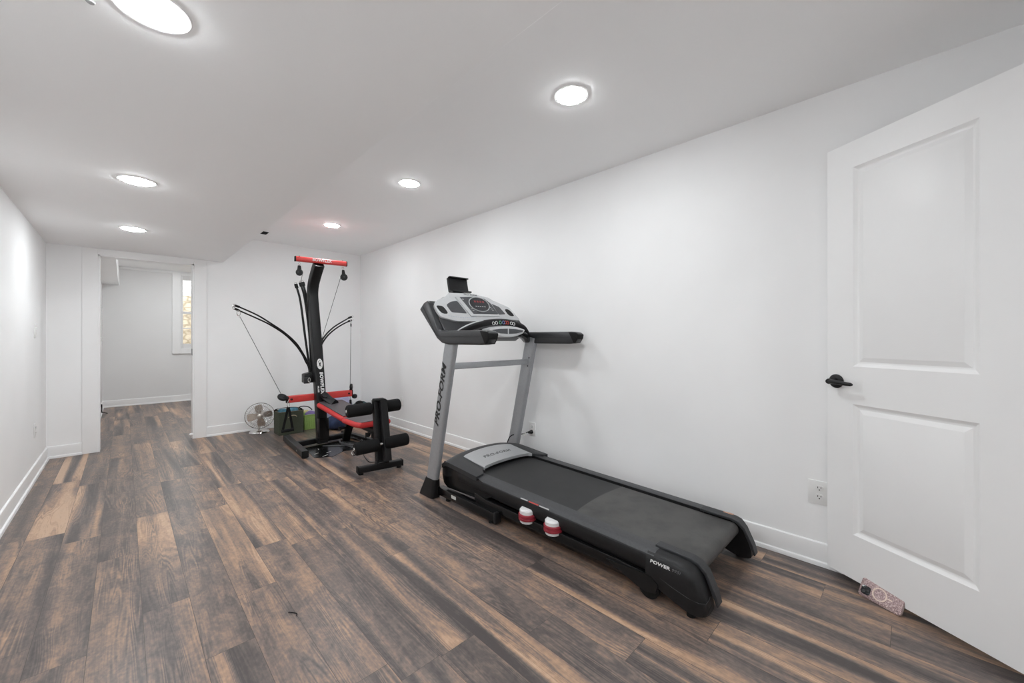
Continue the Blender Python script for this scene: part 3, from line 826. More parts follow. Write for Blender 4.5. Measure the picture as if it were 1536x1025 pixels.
rim = [G[i][0] for i in range(nx + 1)] + [G[nx][k] for k in range(1, nv + 1)] + [G[i][nv] for i in range(nx - 1, -1, -1)] + [G[0][k] for k in range(nv - 1, 0, -1)]
low = [t.verts.new(v.co - V((0, -.002, .020))) for v in rim]
for i in range(len(rim)): t.faces.new((rim[i], rim[(i + 1) % len(rim)], low[(i + 1) % len(rim)], low[i]))
t.faces.new(low)
bmesh.ops.recalc_face_normals(t, faces=t.faces)
hp = obj('hood_plate', t, M_SILP, TM, label='silver curved hood plate', ang=40)
b = new(); text(b, 'PRO-FORM', mtx((0, 0, 0), (1, 0, 0), (0, 1, 0)), .046, .15, .0004, .0012, 1.15, 1.05)
for v in b.verts:
    q = V((CX + v.co.x, 0, 0)); f = (2.185 + v.co.y - 2.40) / (2.10 - 2.40)
    q = hood_pt(CX + v.co.x, f, .0045 + v.co.z); v.co = V((CX + v.co.x, 2.185 + v.co.y, q.z))
obj('lettering', b, M_INKG, hp, label='grey maker name on the plate', weld=False)

# crossbar
b = new(); sweep(b, [(UPX[0] + .02, upr_y(.955) - .0, .955), (UPX[1] - .02, upr_y(.955) - .0, .955)], rrect(.045, .044, .008, 3), up=(0, 0, 1)); xb = obj('crossbar', b, M_SILV, TM, label='silver bar joining the uprights')
b = new()
for dz in (.034, -.034):
    lathe(b, [(.006, 0), (.006, .003), (0, .004)], (UPX[1] - .024, upr_y(.955 + dz) - .03, .955 + dz), -X3, 10)
pieces('bolt', b, M_BLKM, xb)

# console
FO = V((2.0, 2.28, 1.20)); fa = radians(60); FU = V((1, 0, 0)); FW = V((0, cos(fa), sin(fa))); FN = V((0, -sin(fa), cos(fa)))
def face(bm, poly, d0, d1, bev=0., seg=2): prism(bm, poly, FU, FW, FN, FO, d0, d1, bev, seg)
def sm(poly, n=4):
    P = [V((a, c, 0)) for a, c in poly]; N = len(P); out = []
    for i in range(N):
        a, b_, c, d = P[i - 1], P[i], P[(i + 1) % N], P[(i + 2) % N]
        for k in range(n):
            t = k / n; q = .5 * ((2 * b_) + (c - a) * t + (2 * a - 5 * b_ + 4 * c - d) * t * t + (3 * b_ - a - 3 * c + d) * t ** 3); out.append((q.x, q.y))
    return out
def rnd(poly, r=.012, k=4):
    out = []; n = len(poly)
    for i in range(n):
        p = V((*poly[i], 0)); a = V((*poly[i - 1], 0)); c = V((*poly[(i + 1) % n], 0))
        ra = min(r, .45 * (a - p).length); rc = min(r, .45 * (c - p).length)
        pa = p + (a - p).normalized() * ra; pc_ = p + (c - p).normalized() * rc
        for j in range(k + 1):
            t = j / k; q = pa * (1 - t) ** 2 + p * 2 * t * (1 - t) + pc_ * t * t; out.append((q.x, q.y))
    return out
b = new()
face(b, rnd([(-.418, .245), (-.30, .312), (.0, .345), (.20, .305), (.33, .25), (.405, .15), (.43, .06), (.395, -.02), (-.395, -.02), (-.41, .10)], .03), -.115, -.012, .012, 3)
con = obj('console', b, M_CHARG, TM, label='charcoal console shell')
b = new()
face(b, rnd([(-.425, .215), (-.395, .258), (-.30, .300), (-.265, .333), (-.03, .346), (.09, .325), (.20, .293), (.33, .243), (.372, .175), (.405, .118), (.22, .122), (.07, .095), (-.06, .090), (-.28, .086), (-.405, .118)], .022), -.02, .004, .004, 2)
fc = obj('console_face', b, M_SILF, con, label='silver console face')
b = new(); face(b, [(-.272, .295), (-.262, .338), (-.03, .352), (.13, .328), (.18, .298)], -.20, .006, .006, 2); obj('console_hump', b, M_SILF, con, label='silver top hump')
b = new(); text(b, 'PRO-FORM', mtx(FO + FU * -.055 + FW * .334 + FN * .0066, FU, FW + FU * -.02), .020, .2, .0004, .0008, 1.3, 1.05); obj('lettering', b, M_INKG, fc)
for poly, nm, mm in ((sm([(-.412, .206), (-.375, .212), (-.35, .200), (-.333, .150), (-.385, .150)], 3), 'tray', M_SLOT), (sm([(.268, .216), (.315, .218), (.348, .162), (.29, .162)], 3), 'tray', M_SLOT)):
    b = new(); face(b, poly, -.004, .0046); obj(nm, b, mm, fc, label='dark storage tray')
for poly in (rnd([(-.322, .224), (-.27, .256), (-.207, .269), (-.152, .156), (-.297, .160)], .015), rnd([(.140, .268), (.214, .240), (.255, .171), (.176, .163)], .01)):
    b = new(); face(b, poly, 0, .0052, .001, 1); obj('speaker_grille', b, M_GRAPH, fc)
b = new(); face(b, rnd([(-.178, .302), (-.02, .318), (.080, .306), (.128, .265), (.168, .166), (-.108, .158)], .008), .0, .010, .002, 1); dp = obj('display_panel', b, M_GRAPH, fc, label='dark display panel')
b = new(); face(b, rnd([(-.218, .300), (-.180, .306), (-.100, .152), (.175, .160), (.175, .140), (-.130, .132)], .006), .0, .013, .003, 1); obj('display_bezel', b, M_SILF, dp)
b = new(); ell = [FO + FU * (-.003 + .100 * cos(a)) + FW * (.245 + .067 * sin(a)) + FN * .0125 for a in [2 * pi * i / 48 for i in range(48)]]
sweep(b, ell, circ(.0038, 8), up=FN, closed=True); obj('display_ring', b, M_SILP, dp)
b = new(); face(b, [(-.003 + .096 * cos(a), .245 + .063 * sin(a)) for a in [2 * pi * i / 40 for i in range(40)]], .009, .0125); scn = obj('display_screen', b, M_SCREEN, dp)
b = new()
for k in range(5): face(b, rrect(.014, .013, .001), .0, .0) if False else None
for k in range(4):
    c0 = -.048 + k * .028
    face(b, [(c0, .262), (c0 + .018, .262), (c0 + .018, .278), (c0, .278)], .0125, .0132)
pieces('display_digit', b, M_LED, scn, 'dim red digits')
b = new()
for k in range(5):
    c0 = -.05 + k * .022
    face(b, [(c0, .222), (c0 + .014, .222), (c0 + .014, .228), (c0, .228)], .0125, .0131)
for a, c in ((-.15, .283), (-.093, .20), (-.085, .185), (.105, .225), (.113, .21), (.12, .195)): face(b, rrect(.018, .006, .002), 0, 0) if False else prism(b, rrect(.018, .006, .002), FU, FW, FN, FO + FU * a + FW * c, .010, .0108)
pieces('display_mark', b, M_INKS, dp)
b = new(); lathe(b, [(0, 0), (.006, 0), (.005, .002), (0, .002)], FO + FU * .083 + FW * .287 + FN * .010, FN, 14); obj('display_button', b, M_INKW, dp)
b = new()
for k in range(13): prism(b, rrect(.013, .006, .001), FU, FW, FN, FO + FU * (-.33 + k * .021) + FW * (.125 - .012 * (1 - abs(k - 6) / 6) + .004), .004, .0048)
pieces('console_key', b, M_INKBL if False else mat('pale_blue_ink', (.50, .54, .60), .4, noise=.05), fc, 'small pale key')
# side arms and handles
for sgn in (-1, 1):
    prof = [(2.555, 1.365), (2.50, 1.410), (2.452, 1.425), (2.425, 1.405), (2.312, 1.212), (2.28, 1.203), (1.83, 1.201), (1.79, 1.196), (1.772, 1.180), (1.778, 1.150), (1.80, 1.116), (1.85, 1.108), (2.20, 1.108), (2.27, 1.118), (2.33, 1.150)]
    if sgn > 0: prof = [(2.40, 1.20), (2.37, 1.245), (2.335, 1.250)] + [(y - .045 if y < 1.9 else y, z) for y, z in prof[4:]]
    x0, x1 = (1.555, 1.632) if sgn < 0 else (2.388, 2.462)
    b = new(); yz(b, prof, x0, x1, .014, 3)
    arm = obj('handle_arm', b, M_CHARG, TM, label='charcoal console side with padded handle')
    dy = -.045 if sgn > 0 else 0
    b = new(); yz(b, [(1.862 + dy, 1.198), (1.792 + dy, 1.193), (1.772 + dy, 1.178), (1.778 + dy, 1.150), (1.802 + dy, 1.116), (1.812 + dy, 1.112)], x0 - .002, x1 + .002, .010, 3); obj('handle_end', b, M_RUB, arm, label='black textured handle end')
    b = new(); sx = x0 - .0005 if sgn < 0 else x0 - .0005
    tube(b, [(x0 - .0, 2.50 if sgn < 0 else 2.36, 1.378 if sgn < 0 else 1.205), (x0 - .0, 2.335, 1.175), (x0 - .0, 2.27, 1.160), (x0 - .0, 1.86 + dy, 1.160)], .002, 6); obj('seam', b, M_BLK, arm)
# control arch with buttons
ap = cr([(1.625, 2.235, 1.150), (1.665, 2.20, 1.192), (1.745, 2.165, 1.234), (1.86, 2.140, 1.262), (2.0, 2.130, 1.272), (2.14, 2.140, 1.262), (2.255, 2.165, 1.234), (2.335, 2.20, 1.192), (2.395, 2.235, 1.150)], 7)
b = new(); sweep(b, ap, rrect(.036, .046, .014, 4), up=(0, -.35, 1)); arch = obj('control_arch', b, M_BLK, TM, label='black arched bar with buttons')
b = new(); sweep(b, [p + V((0, -.006, .0)) for p in ap[:20]], [(-.019, .010), (-.0195, .021), (.004, .0245), (.004, .022), (-.016, .018)], up=(0, -.35, 1)); obj('arch_edge', b, M_SILP, arch, label='silver arch edge')
bn = V((0, -1, .2)).normalized()
for bx, mm, nm in ((1.895, M_INKW, 'white'), (1.922, M_INKW, 'white'), (1.958, M_INKGR, 'green'), (1.990, M_INKBL, 'blue'), (2.012, M_INKR, 'red'), (2.032, M_INKR, 'red'), (2.073, M_INKW, 'white'), (2.100, M_INKW, 'white')):
    bz = 1.272 - .75 * (bx - 2.0) ** 2 - .001
    c = V((bx, 2.1065 + .6 * (bx - 2.0) ** 2 * .7, bz - .004))
    b = new(); sweep(b, ringpath(c, .0112, bn, 20), circ(.0022, 6), up=bn, closed=True)
    obj('button', b, mm, arch, label=nm + ' ringed button')
# pulse grip
t = bmesh.new()
def leaf(w, h, y, zc, n=14):
    top = [(-w + 2 * w * i / n, h * (1 - (abs(-1 + 2 * i / n)) ** 2.2) * .42 + h * .30) for i in range(n + 1)]
    bot = [(w * .88 - 2 * w * .88 * i / n, -h * .5 * (1 - (abs(1 - 2 * i / n)) ** 2.0) - h * .12) for i in range(n + 1)]
    return [(CX + .018 + a, zc + c) for a, c in top + bot]
t.free(); b = new()
prism(b, leaf(.185, .062, 0, 1.196), X3, Z3, Y3, (0, 0, 0), 2.085, 2.175, .008, 3); pg = obj('pulse_grip', b, M_SILF, TM, label='silver pulse grip')
for s0 in (-1, 1):
    b = new(); c0 = CX + .018
    pts = [(c0 + s0 * .006, 1.222), (c0 + s0 * .08, 1.219), (c0 + s0 * .158, 1.211), (c0 + s0 * .15, 1.199), (c0 + s0 * .08, 1.186), (c0 + s0 * .006, 1.183)]
    prism(b, pts, X3, Z3, -Y3, (0, 0, 0), -2.086, -2.083, .001, 1); obj('sensor_pad', b, M_GRAPH, pg)
for s0 in (-1, 1):
    b = new(); sweep(b, cr([(CX + s0 * .19, 2.15, 1.19), (CX + s0 * .27, 2.17, 1.17), (CX + s0 * .35, 2.22, 1.145), (CX + s0 * .40, 2.25, 1.14)], 6), rrect(.06, .055, .018, 3), up=(0, 0, 1)); obj('grip_bracket', b, M_BLKG, TM)
# tablet holder
th = thing
b = new(); TN = V((0, -cos(radians(14)), sin(radians(14)))); TU = V((0, sin(radians(14)), cos(radians(14)))); TO = V((1.972, 2.63, 1.588))
prism(b, rrect(.195, .128, .010), X3, TU, TN, TO, -.022, 0, .004, 2)
tb = obj('tablet_holder', b, M_BLK, TM, label='black fold-up tablet holder')
b = new(); box(b, TO + TU * .060 + TN * .012, (.195, .026, .010), Matrix((X3, TN, TU)).transposed(), .002, 1); box(b, TO - TU * .060 + TN * .016, (.205, .034, .014), Matrix((X3, TN, TU)).transposed(), .003, 2); obj('ledge', b, M_BLKG, tb)
b = new(); prism(b, [(-.06, -.01), (.06, -.01), (.045, -.14), (-.045, -.14)], X3, TU, TN, TO - TU * .05, -.03, -.012, .003, 1); obj('hinge_bracket', b, M_BLK, tb)
# power cord to the outlet behind
cpts = [(2.30, 2.41, .20), (2.335, 2.412, .285), (2.37, 2.405, .318), (2.415, 2.37, .322), (2.45, 2.335, .332), (2.478, 2.312, .345), (2.494, 2.302, .350)]
b = new(); tube(b, cpts, .0045, 8, smooth=8); pcord = obj('power_cord', b, M_BLK, TM)
b = new(); lathe(b, [(0, -.006), (.009, -.006), (.016, 0), (.017, .012), (.012, .026), (.007, .040), (0, .042)], (2.512, 2.299, .343), V((-1, .25, -.1)), 18); obj('plug', b, M_BLK, pcord)
b = new(); prism(b, rrect(.03, .022, .002), V((.6, -.6, .3)).normalized(), Z3, V((-.7, -.7, 0)), (2.448, 2.333, .326), 0, .001); obj('cord_tag', b, M_LABEL, pcord, label='small paper tag on the cord')

# ------------------------------------------------------------------ home gym
HG = thing('home_gym', (1.55, 4.0, 0), 'black and red home gym with bench and bent power rods in the far corner', 'exercise machine')
def bar(name, a, c, w, h, m, parent=HG, r=.006, label=None, up=(0, 0, 1), caps=True):
    b = new(); sweep(b, [a, c], rrect(w, h, r, 3), up=up); o = obj(name, b, m, parent, label=label)
    if caps:
        d = (V(c) - V(a)).normalized(); b = new()
        for p, s in ((V(a), -1), (V(c), 1)): sweep(b, [p + d * s * -.002, p + d * s * .008], rrect(w * 1.04, h * 1.04, r, 3), up=up)
        pieces('end_cap', b, M_RUB, o)
    return o
bar('base_rail', (1.230, 4.06, .042), (1.288, 4.88, .042), .058, .062, M_BLKM)
bar('base_rail', (1.925, 4.02, .034), (1.845, 4.70, .034), .050, .058, M_BLKM)
bar('cross_rail', (1.288, 4.51, .042), (1.845, 4.56, .042), .055, .055, M_BLKM, caps=False)
b = new()
for x, y in ((1.233, 4.09), (1.285, 4.85), (1.918, 4.06), (1.85, 4.66)): lathe(b, [(0, 0), (.022, 0), (.02, .012), (0, .012)], (x, y, 0), n=16)
pieces('foot_pad', b, M_RUB, HG)
b = new(); lathe(b, [(.009, 0), (.009, .004), (0, .006)], (1.2085, 4.24, .045), V((-1, .06, 0)), 12); obj('bolt', b, M_CHROME, HG)
# mast
mp_ = cr([(1.512, 4.435, .03), (1.508, 4.475, .45), (1.504, 4.535, .85), (1.500, 4.60, 1.20), (1.498, 4.665, 1.50), (1.498, 4.690, 1.64), (1.498, 4.665, 1.75), (1.498, 4.59, 1.85), (1.500, 4.495, 1.955)], 6)
b = new(); sweep(b, mp_, rrect(.098, .092, .010, 3), up=(0, 1, 0)); mast = obj('mast', b, M_BLKM, HG, label='tall black mast bent forward at the top')
b = new(); sweep(b, [(1.512, 4.415, .075), (1.511, 4.425, .30)], rrect(.103, .104, .008, 3), up=(0, 1, 0)); obj('mast_sleeve', b, M_BLKG, HG)
def mast_at(z):
    for p, q in zip(mp_, mp_[1:]):
        if p.z <= z <= q.z:
            f = (z - p.z) / (q.z - p.z); return p.lerp(q, f), (q - p).normalized()
def mast_face(z):
    p, d = mast_at(z); n = V((0, -1, 0)); n = (n - d * n.dot(d)).normalized(); return p + n * .0470, d, n
p, d, n = mast_face(.665); b = new()
text(b, 'BOWFLEX', mtx(p + V((.012, 0, 0)), -d, X3), .046, .12, .0020, .0012, 1.05, 1.08); obj('lettering', b, M_INKW, mast, label='white maker name running down the mast')
p, d, n = mast_face(.60); b = new(); text(b, 'PR1000', mtx(p + V((-.027, 0, 0)), -d, X3), .022, .0, .0006, .0012, 1.0, 1.0); obj('lettering', b, M_INKW, mast, label='small white model lettering')
p, d, n = mast_face(.865); b = new(); prism(b, [(.029 * cos(a), .058 * sin(a)) for a in [2 * pi * i / 36 for i in range(36)]], X3, d, n, p + V((.004, 0, 0)), 0, .0012); lg = obj('emblem', b, M_INKW, mast, label='white oval emblem with a dark x-shaped figure')
b = new(); pe = p + V((.004, 0, 0))
for a, c in ((((-.014, .034), (.012, -.036))), ((.014, .026), (-.012, -.030))):
    a2, c2 = V(a), V(c); q = V((-(c2 - a2).y, (c2 - a2).x)).normalized() * .0045; mid = (a2 + c2) / 2
    prism(b, [tuple(a2 + q * .3), tuple(mid + q * 1.3), tuple(c2 + q * .3), tuple(c2 - q * .3), tuple(mid - q * 1.3), tuple(a2 - q * .3)], X3, d, n, pe, .0012, .0020)
prism(b, [(.005 * cos(a) + .002, .005 * sin(a) + .036) for a in [2 * pi * i / 12 for i in range(12)]], X3, d, n, pe, .0012, .0020)
obj('emblem_figure', b, M_INKB, lg)
# top crossbar with pulleys
TB0, TB1 = V((1.278, 4.525, 1.985)), V((1.775, 4.455, 1.985))
tbar = bar('top_crossbar', TB0, TB1, .055, .052, M_RED, r=.012, label='red crossbar on top of the mast')
td = (TB1 - TB0).normalized(); tn = V((td.y, -td.x, 0))
b = new(); text(b, 'BOWFLEX', mtx((TB0 + TB1) / 2 + tn * .0277 + V((.0, 0, .004)), td, Z3), .040, .0, .0012, .0012, 1.0, 1.05); obj('lettering', b, M_INKW, tbar)
b = new()
for f in (.07, .5, .93): lathe(b, [(.007, 0), (.006, .008), (0, .009)], TB0.lerp(TB1, f) + V((0, 0, .026)), n=12)
pieces('bolt', b, M_BLKM, tbar)
def pulley(c, ax, parent, hang, r=.038):
    """Round pulley housing with a neck towards hang and an eye."""
    c, ax, hang = V(c), V(ax).normalized(), V(hang)
    b = new(); lathe(b, [(0, -.014), (r * .55, -.015), (r * .92, -.012), (r, -.006), (r, .006), (r * .92, .012), (r * .55, .015), (0, .014)], c, ax, 28)
    d = (hang - c); L = d.length; d.normalize(); sd = d.cross(ax)
    prism(b, [(-.020, r * .55), (.020, r * .55), (.012, L * .80), (-.012, L * .80)], sd, d, ax, c, -.011, .011, .003, 2)
    o = obj('pulley', b, M_BLK, parent)
    b = new(); lathe(b, [(.010, 0), (.008, .003), (0, .003)], c + ax * .0145, ax, 14); lathe(b, [(.010, 0), (.008, .003), (0, .003)], c - ax * .0145, -ax, 14); pieces('axle', b, M_CHAR, o)
    b = new(); sweep(b, ringpath(hang, .011, ax, 16), circ(.0022, 6), closed=True); obj('eye', b, M_CHROME, o)
    return o
pulley((1.312, 4.515, 1.845), (-.75, -.66, 0), HG, (1.312, 4.515, 1.935), .036)
pulley((1.752, 4.455, 1.835), (-.25, -.97, .1), HG, (1.742, 4.46, 1.935), .038)
# lower red crossbar
LB0, LB1 = V((1.205, 4.545, .515)), V((1.868, 4.535, .520))
lbar = bar('lower_crossbar', LB0, LB1, .050, .072, M_RED, r=.008, label='red crossbar low on the mast')
b = new(); lathe(b, [(.011, 0), (.010, .006), (0, .007)], (1.24, 4.519, .515), -Y3, 12); lathe(b, [(.011, 0), (.010, .006), (0, .007)], (1.83, 4.509, .52), -Y3, 12); pieces('bolt', b, M_BLKM, lbar)
pulley((1.150, 4.50, .548), (.25, -.55, .80), HG, (1.222, 4.52, .535), .048)
pulley((1.862, 4.525, .590), (.85, -.5, 0), HG, (1.850, 4.535, .525), .038)
# rod box and rods
b = new(); prism(b, [(-.13, -.045), (.055, -.045), (.055, .05), (.04, .07), (-.05, .07), (-.13, .05)], X3, Z3, Y3, (1.506, 4.56, .715), 0, .10, .006, 2); rb = obj('rod_box', b, M_BLKM, HG)
b = new(); prism(b, [(-.028, -.032), (.028, -.032), (.028, .032), (-.028, .032)], X3, Z3, Y3, (1.388, 4.515, .70), 0, .03, .004, 2); obj('hook_plate', b, M_CHAR, rb)
b = new(); sweep(b, [V((1.405, 4.505, .705)) + V((.011 * cos(a), .002 * sin(a), .024 * sin(a))) for a in [2 * pi * i / 20 for i in range(20)]], circ(.003, 6), closed=True); obj('snap_hook', b, M_CHROME, rb)
def prod(pts, r0=.0095, r1=.0065, label=None):
    P = cr(pts, 8); b = new(); n = len(P)
    sweep(b, P, circ(1.0, 10), scale=[r0 + (r1 - r0) * i / (n - 1) for i in range(n)])
    o = obj('power_rod', b, M_BLKM, HG, label=label)
    d = (P[-1] - P[-2]).normalized(); b = new()
    sweep(b, [P[-1] - d * .03, P[-1] + d * .012], circ(r1 * 1.7, 12)); cp = obj('rod_cap', b, M_RUB, o)
    b = new(); sweep(b, ringpath(P[-1] + d * .022, .011, (.3, -1, .2), 14), circ(.0028, 6), closed=True); obj('cap_hook', b, M_CHROME, cp)
    return o
from_px = None
# rods bent outwards and down by their cables, and the straight ones
LU = [(1.45, 4.6, .712), (1.441, 4.594, .822), (1.413, 4.589, .896), (1.364, 4.583, .991), (1.298, 4.578, 1.099), (1.189, 4.572, 1.208), (1.054, 4.567, 1.308), (.941, 4.561, 1.382), (.795, 4.556, 1.452), (.765, 4.55, 1.462)]
LL = [(1.453, 4.61, .696), (1.431, 4.604, .836), (1.402, 4.599, .896), (1.361, 4.593, .984), (1.294, 4.588, 1.085), (1.191, 4.582, 1.194), (1.056, 4.577, 1.289), (.943, 4.571, 1.348), (.797, 4.566, 1.417), (.767, 4.56, 1.431)]
RU = [(1.511, 4.62, .728), (1.525, 4.62, .875), (1.536, 4.62, .986), (1.56, 4.62, 1.096), (1.614, 4.62, 1.189), (1.697, 4.62, 1.274), (1.787, 4.62, 1.336), (1.876, 4.62, 1.39), (1.895, 4.62, 1.399)]
RL = [(1.521, 4.63, .719), (1.535, 4.63, .859), (1.546, 4.63, .97), (1.571, 4.63, 1.074), (1.628, 4.63, 1.167), (1.701, 4.63, 1.24), (1.791, 4.63, 1.304), (1.88, 4.63, 1.352), (1.899, 4.63, 1.36)]
for P in (LU, LL, RU, RL): prod(P, .0105, .0065, label='black power rod bent outwards')
for P in ([(1.44, 4.6, .771), (1.439, 4.63, .893), (1.413, 4.66, 1.159), (1.374, 4.69, 1.55), (1.339, 4.72, 1.732)], [(1.466, 4.63, .767), (1.47, 4.662, .913), (1.464, 4.695, 1.208), (1.429, 4.728, 1.585), (1.397, 4.76, 1.756)], [(1.483, 4.66, .764), (1.493, 4.692, .91), (1.489, 4.725, 1.208), (1.458, 4.758, 1.59), (1.429, 4.79, 1.769)],
          [(1.535, 4.66, .764), (1.540, 4.692, .91), (1.545, 4.725, 1.208), (1.548, 4.758, 1.50), (1.55, 4.79, 1.70)]):
    prod(P, .0125, .0105, label='black power rod standing nearly upright')
def cable(pts, name='cable', parent=HG, r=.0028, m=None, smooth=0):
    b = new(); tube(b, pts, r, 8, smooth=smooth); return obj(name, b, m or M_CABLE, parent)
c1 = cable([(.790, 4.55, 1.375), (1.134, 4.50, .590)])
b = new(); sweep(b, ringpath((.786, 4.553, 1.395), .016, (.3, -1, 0), 18, .026), circ(.0032, 6), closed=True); obj('snap_hook', b, M_CHROME, c1)
b = new(); rod(b, (.789, 4.55, 1.372), (.797, 4.549, 1.352), .006); obj('ferrule', b, M_CHROME, c1)
c2 = cable([(1.894, 4.61, 1.31), (1.856, 4.54, .60)])
b = new(); sweep(b, ringpath((1.896, 4.615, 1.345), .012, (.3, -1, 0), 18, .022), circ(.003, 6), closed=True); obj('snap_hook', b, M_CHROME, c2)
b = new(); rod(b, (1.895, 4.612, 1.322), (1.894, 4.609, 1.288), .007); obj('ferrule', b, M_BLK, c2)
cable([(1.716, 4.455, 1.83), (1.588, 4.66, 1.148), (1.50, 4.70, .80)])
cable([(1.338, 4.50, 1.835), (1.397, 4.755, 1.775)])
c3 = cable([(1.848, 4.525, .50), (1.852, 4.52, .40)])
b = new(); rod(b, (1.852, 4.52, .445), (1.853, 4.52, .395), .012); obj('cable_stop', b, M_BLK, c3)
b = new(); lathe(b, [(0, -.02), (.024, -.018), (.028, 0), (.024, .018), (0, .02)], (1.915, 4.56, .475), (.4, -1, 0), 20); obj('pulley_knob', b, M_BLK, HG)
c4 = cable([(1.215, 4.515, .52), (1.20, 4.50, .49)], r=.004, m=M_CHROME)
b = new(); sweep(b, ringpath((1.203, 4.50, .470), .012, (.5, -1, 0), 18, .030), circ(.0035, 6), closed=True); obj('snap_hook', b, M_CHROME, c4)
# bench
def pad(name, pts, w, th, label):
    """Padded seat along a centre line (x, y, z of the top)."""
    P = [V(p) for p in pts]; t = bmesh.new(); pro = rrect(w, th, th * .46, 5); rr = []
    n = len(P)
    for i, p in enumerate(P):
        e = min(i, n - 1 - i); k = (.80, .93, 1, 1)[min(e, 3)]
        tg = (P[min(i + 1, n - 1)] - P[max(i - 1, 0)]).normalized(); sd = V((1, 0, 0)); un = sd.cross(-tg) * (1 if sd.cross(-tg).z < 0 else 1)
        if un.z < 0: un = -un
        rr.append([t.verts.new(p + V((a * (w - (1 - k) * .18) / w if False else a * (1 - (1 - k) * .28), 0, 0)) + un * (c * k - th / 2)) for a, c in pro])
    m = len(pro)
    for i in range(n - 1):
        for j in range(m): t.faces.new((rr[i][j], rr[i][(j + 1) % m], rr[i + 1][(j + 1) % m], rr[i + 1][j]))
    t.faces.new(rr[0]); t.faces.new(rr[-1][::-1]); bmesh.ops.recalc_face_normals(t, faces=t.faces)
    o = obj(name, t, M_REDV, HG, ang=60, label=label)
    t = bmesh.new(); G = []
    for i, p in enumerate(P[1:-1]):
        ww = w / 2 - .022; G.append([t.verts.new(p + V((x, 0, .0012 + .004 * (1 - (x / (w / 2)) ** 2)))) for x in (-ww, -ww * .6, 0, ww * .6, ww)])
    for a, c in zip(G, G[1:]):
        for j in range(4): t.faces.new((a[j], a[j + 1], c[j + 1], c[j]))
    bmesh.ops.recalc_face_normals(t, faces=t.faces); bmesh.ops.solidify(t, geom=list(t.faces), thickness=.006)
    obj('pad_top', t, M_GREYV, o, ang=60, label='grey vinyl pad top')
    return o
def lerp3(a, c, n, ends=(.0, .02, .05)):
    a, c = V(a), V(c); fs = sorted(set([0, .012, .035, .07] + [i / n for i in range(1, n)] + [.93, .965, .988, 1])); return [a.lerp(c, f) for f in fs]
pad('back_pad', lerp3((1.585, 4.40, .470), (1.638, 3.865, .386), 6), .285, .052, 'red-sided bench pad sloping from the mast')
fp = lerp3((1.640, 3.845, .383), (1.664, 3.49, .372), 6)
for p in fp: p.z += .012 * max(0, (3.62 - p.y) / .12) ** 1.5
pad('seat_pad', fp, .305, .052, 'red-sided front seat pad')
b = new(); sweep(b, [(1.575, 4.40, .40), (1.625, 3.95, .325), (1.632, 3.42, .300)], rrect(.050, .045, .006, 3)); obj('bench_beam', b, M_BLKM, HG)
b = new(); sweep(b, [(1.62, 3.95, .330), (1.70, 4.24, .12), (1.712, 4.30, .055)], rrect(.072, .05, .006, 3), up=(0, 0, 1)); obj('bench_leg', b, M_BLKM, HG)
b = new(); rod(b, (1.56, 4.06, .235), (1.72, 4.06, .235), .010); lathe(b, [(0, 0), (.022, 0), (.022, .02), (0, .02)], (1.545, 4.06, .235), X3, 16); obj('bench_pin', b, M_BLK, HG)
b = new(); sweep(b, [(1.53, 4.40, .53), (1.56, 4.34, .485), (1.585, 4.27, .462)], rrect(.075, .062, .010, 3), up=(0, 1, 0)); lathe(b, [(0, 0), (.03, 0), (.03, .05), (0, .05)], (1.515, 4.40, .535), V((0, -1, .4)), 20); obj('pad_bracket', b, M_BLK, HG)
# under-seat adjuster
b = new(); box(b, (1.66, 3.47, .285), (.09, .16, .05), Matrix.Rotation(.15, 3, 'X'), .008, 2); box(b, (1.64, 3.43, .258), (.06, .10, .05), None, .01, 2); obj('seat_bracket', b, M_BLKM, HG)
b = new(); lathe(b, [(0, 0), (.014, 0), (.022, .012), (.020, .028), (0, .032)], (1.595, 3.47, .275), V((-1, -.3, -.1)), 16); rod(b, (1.57, 3.49, .29), (1.565, 3.48, .235), .005); lathe(b, [(0, 0), (.014, .004), (.014, .02), (0, .024)], (1.575, 3.43, .235), V((-.4, -.6, -1)), 14); pieces('adjuster_knob', b, M_RUB, HG)
# leg station
FB0, FB1 = V((1.400, 3.262, .042)), V((1.768, 3.205, .042))
bar('front_foot', FB0, FB1, .058, .050, M_BLKM)
b = new()
for f in (.06, .94): p = FB0.lerp(FB1, f); lathe(b, [(0, 0), (.022, 0), (.02, .018), (0, .018)], (p.x, p.y, 0), n=16)
pieces('foot_pad', b, M_RUB, HG)
b = new(); sweep(b, [(1.588, 3.262, .06), (1.598, 3.325, .395), (1.602, 3.365, .60)], rrect(.058, .045, .006, 3), up=(0, 1, 0)); obj('leg_post', b, M_BLKM, HG)
b = new(); sweep(b, [(1.630, 3.190, .085), (1.642, 3.270, .42), (1.645, 3.312, .60)], rrect(.062, .045, .006, 3), up=(0, 1, 0))
lathe(b, [(0, 0), (.024, 0), (.030, .01), (.030, .05), (.024, .06), (0, .06)], (1.560, 3.345, .585), V((1, -.12, 0)), 22) if False else None
obj('leg_extension_arm', b, M_BLKM, HG)
b = new(); box(b, (1.622, 3.336, .603), (.098, .085, .018), Matrix.Rotation(-.12, 3, 'Z'), .006, 2); obj('post_cap', b, M_RUB, HG)
b = new(); box(b, (1.598, 3.228, .073), (.11, .055, .02), Matrix.Rotation(-.15, 3, 'Z'), .004, 1); obj('foot_bracket', b, M_BLKM, HG)
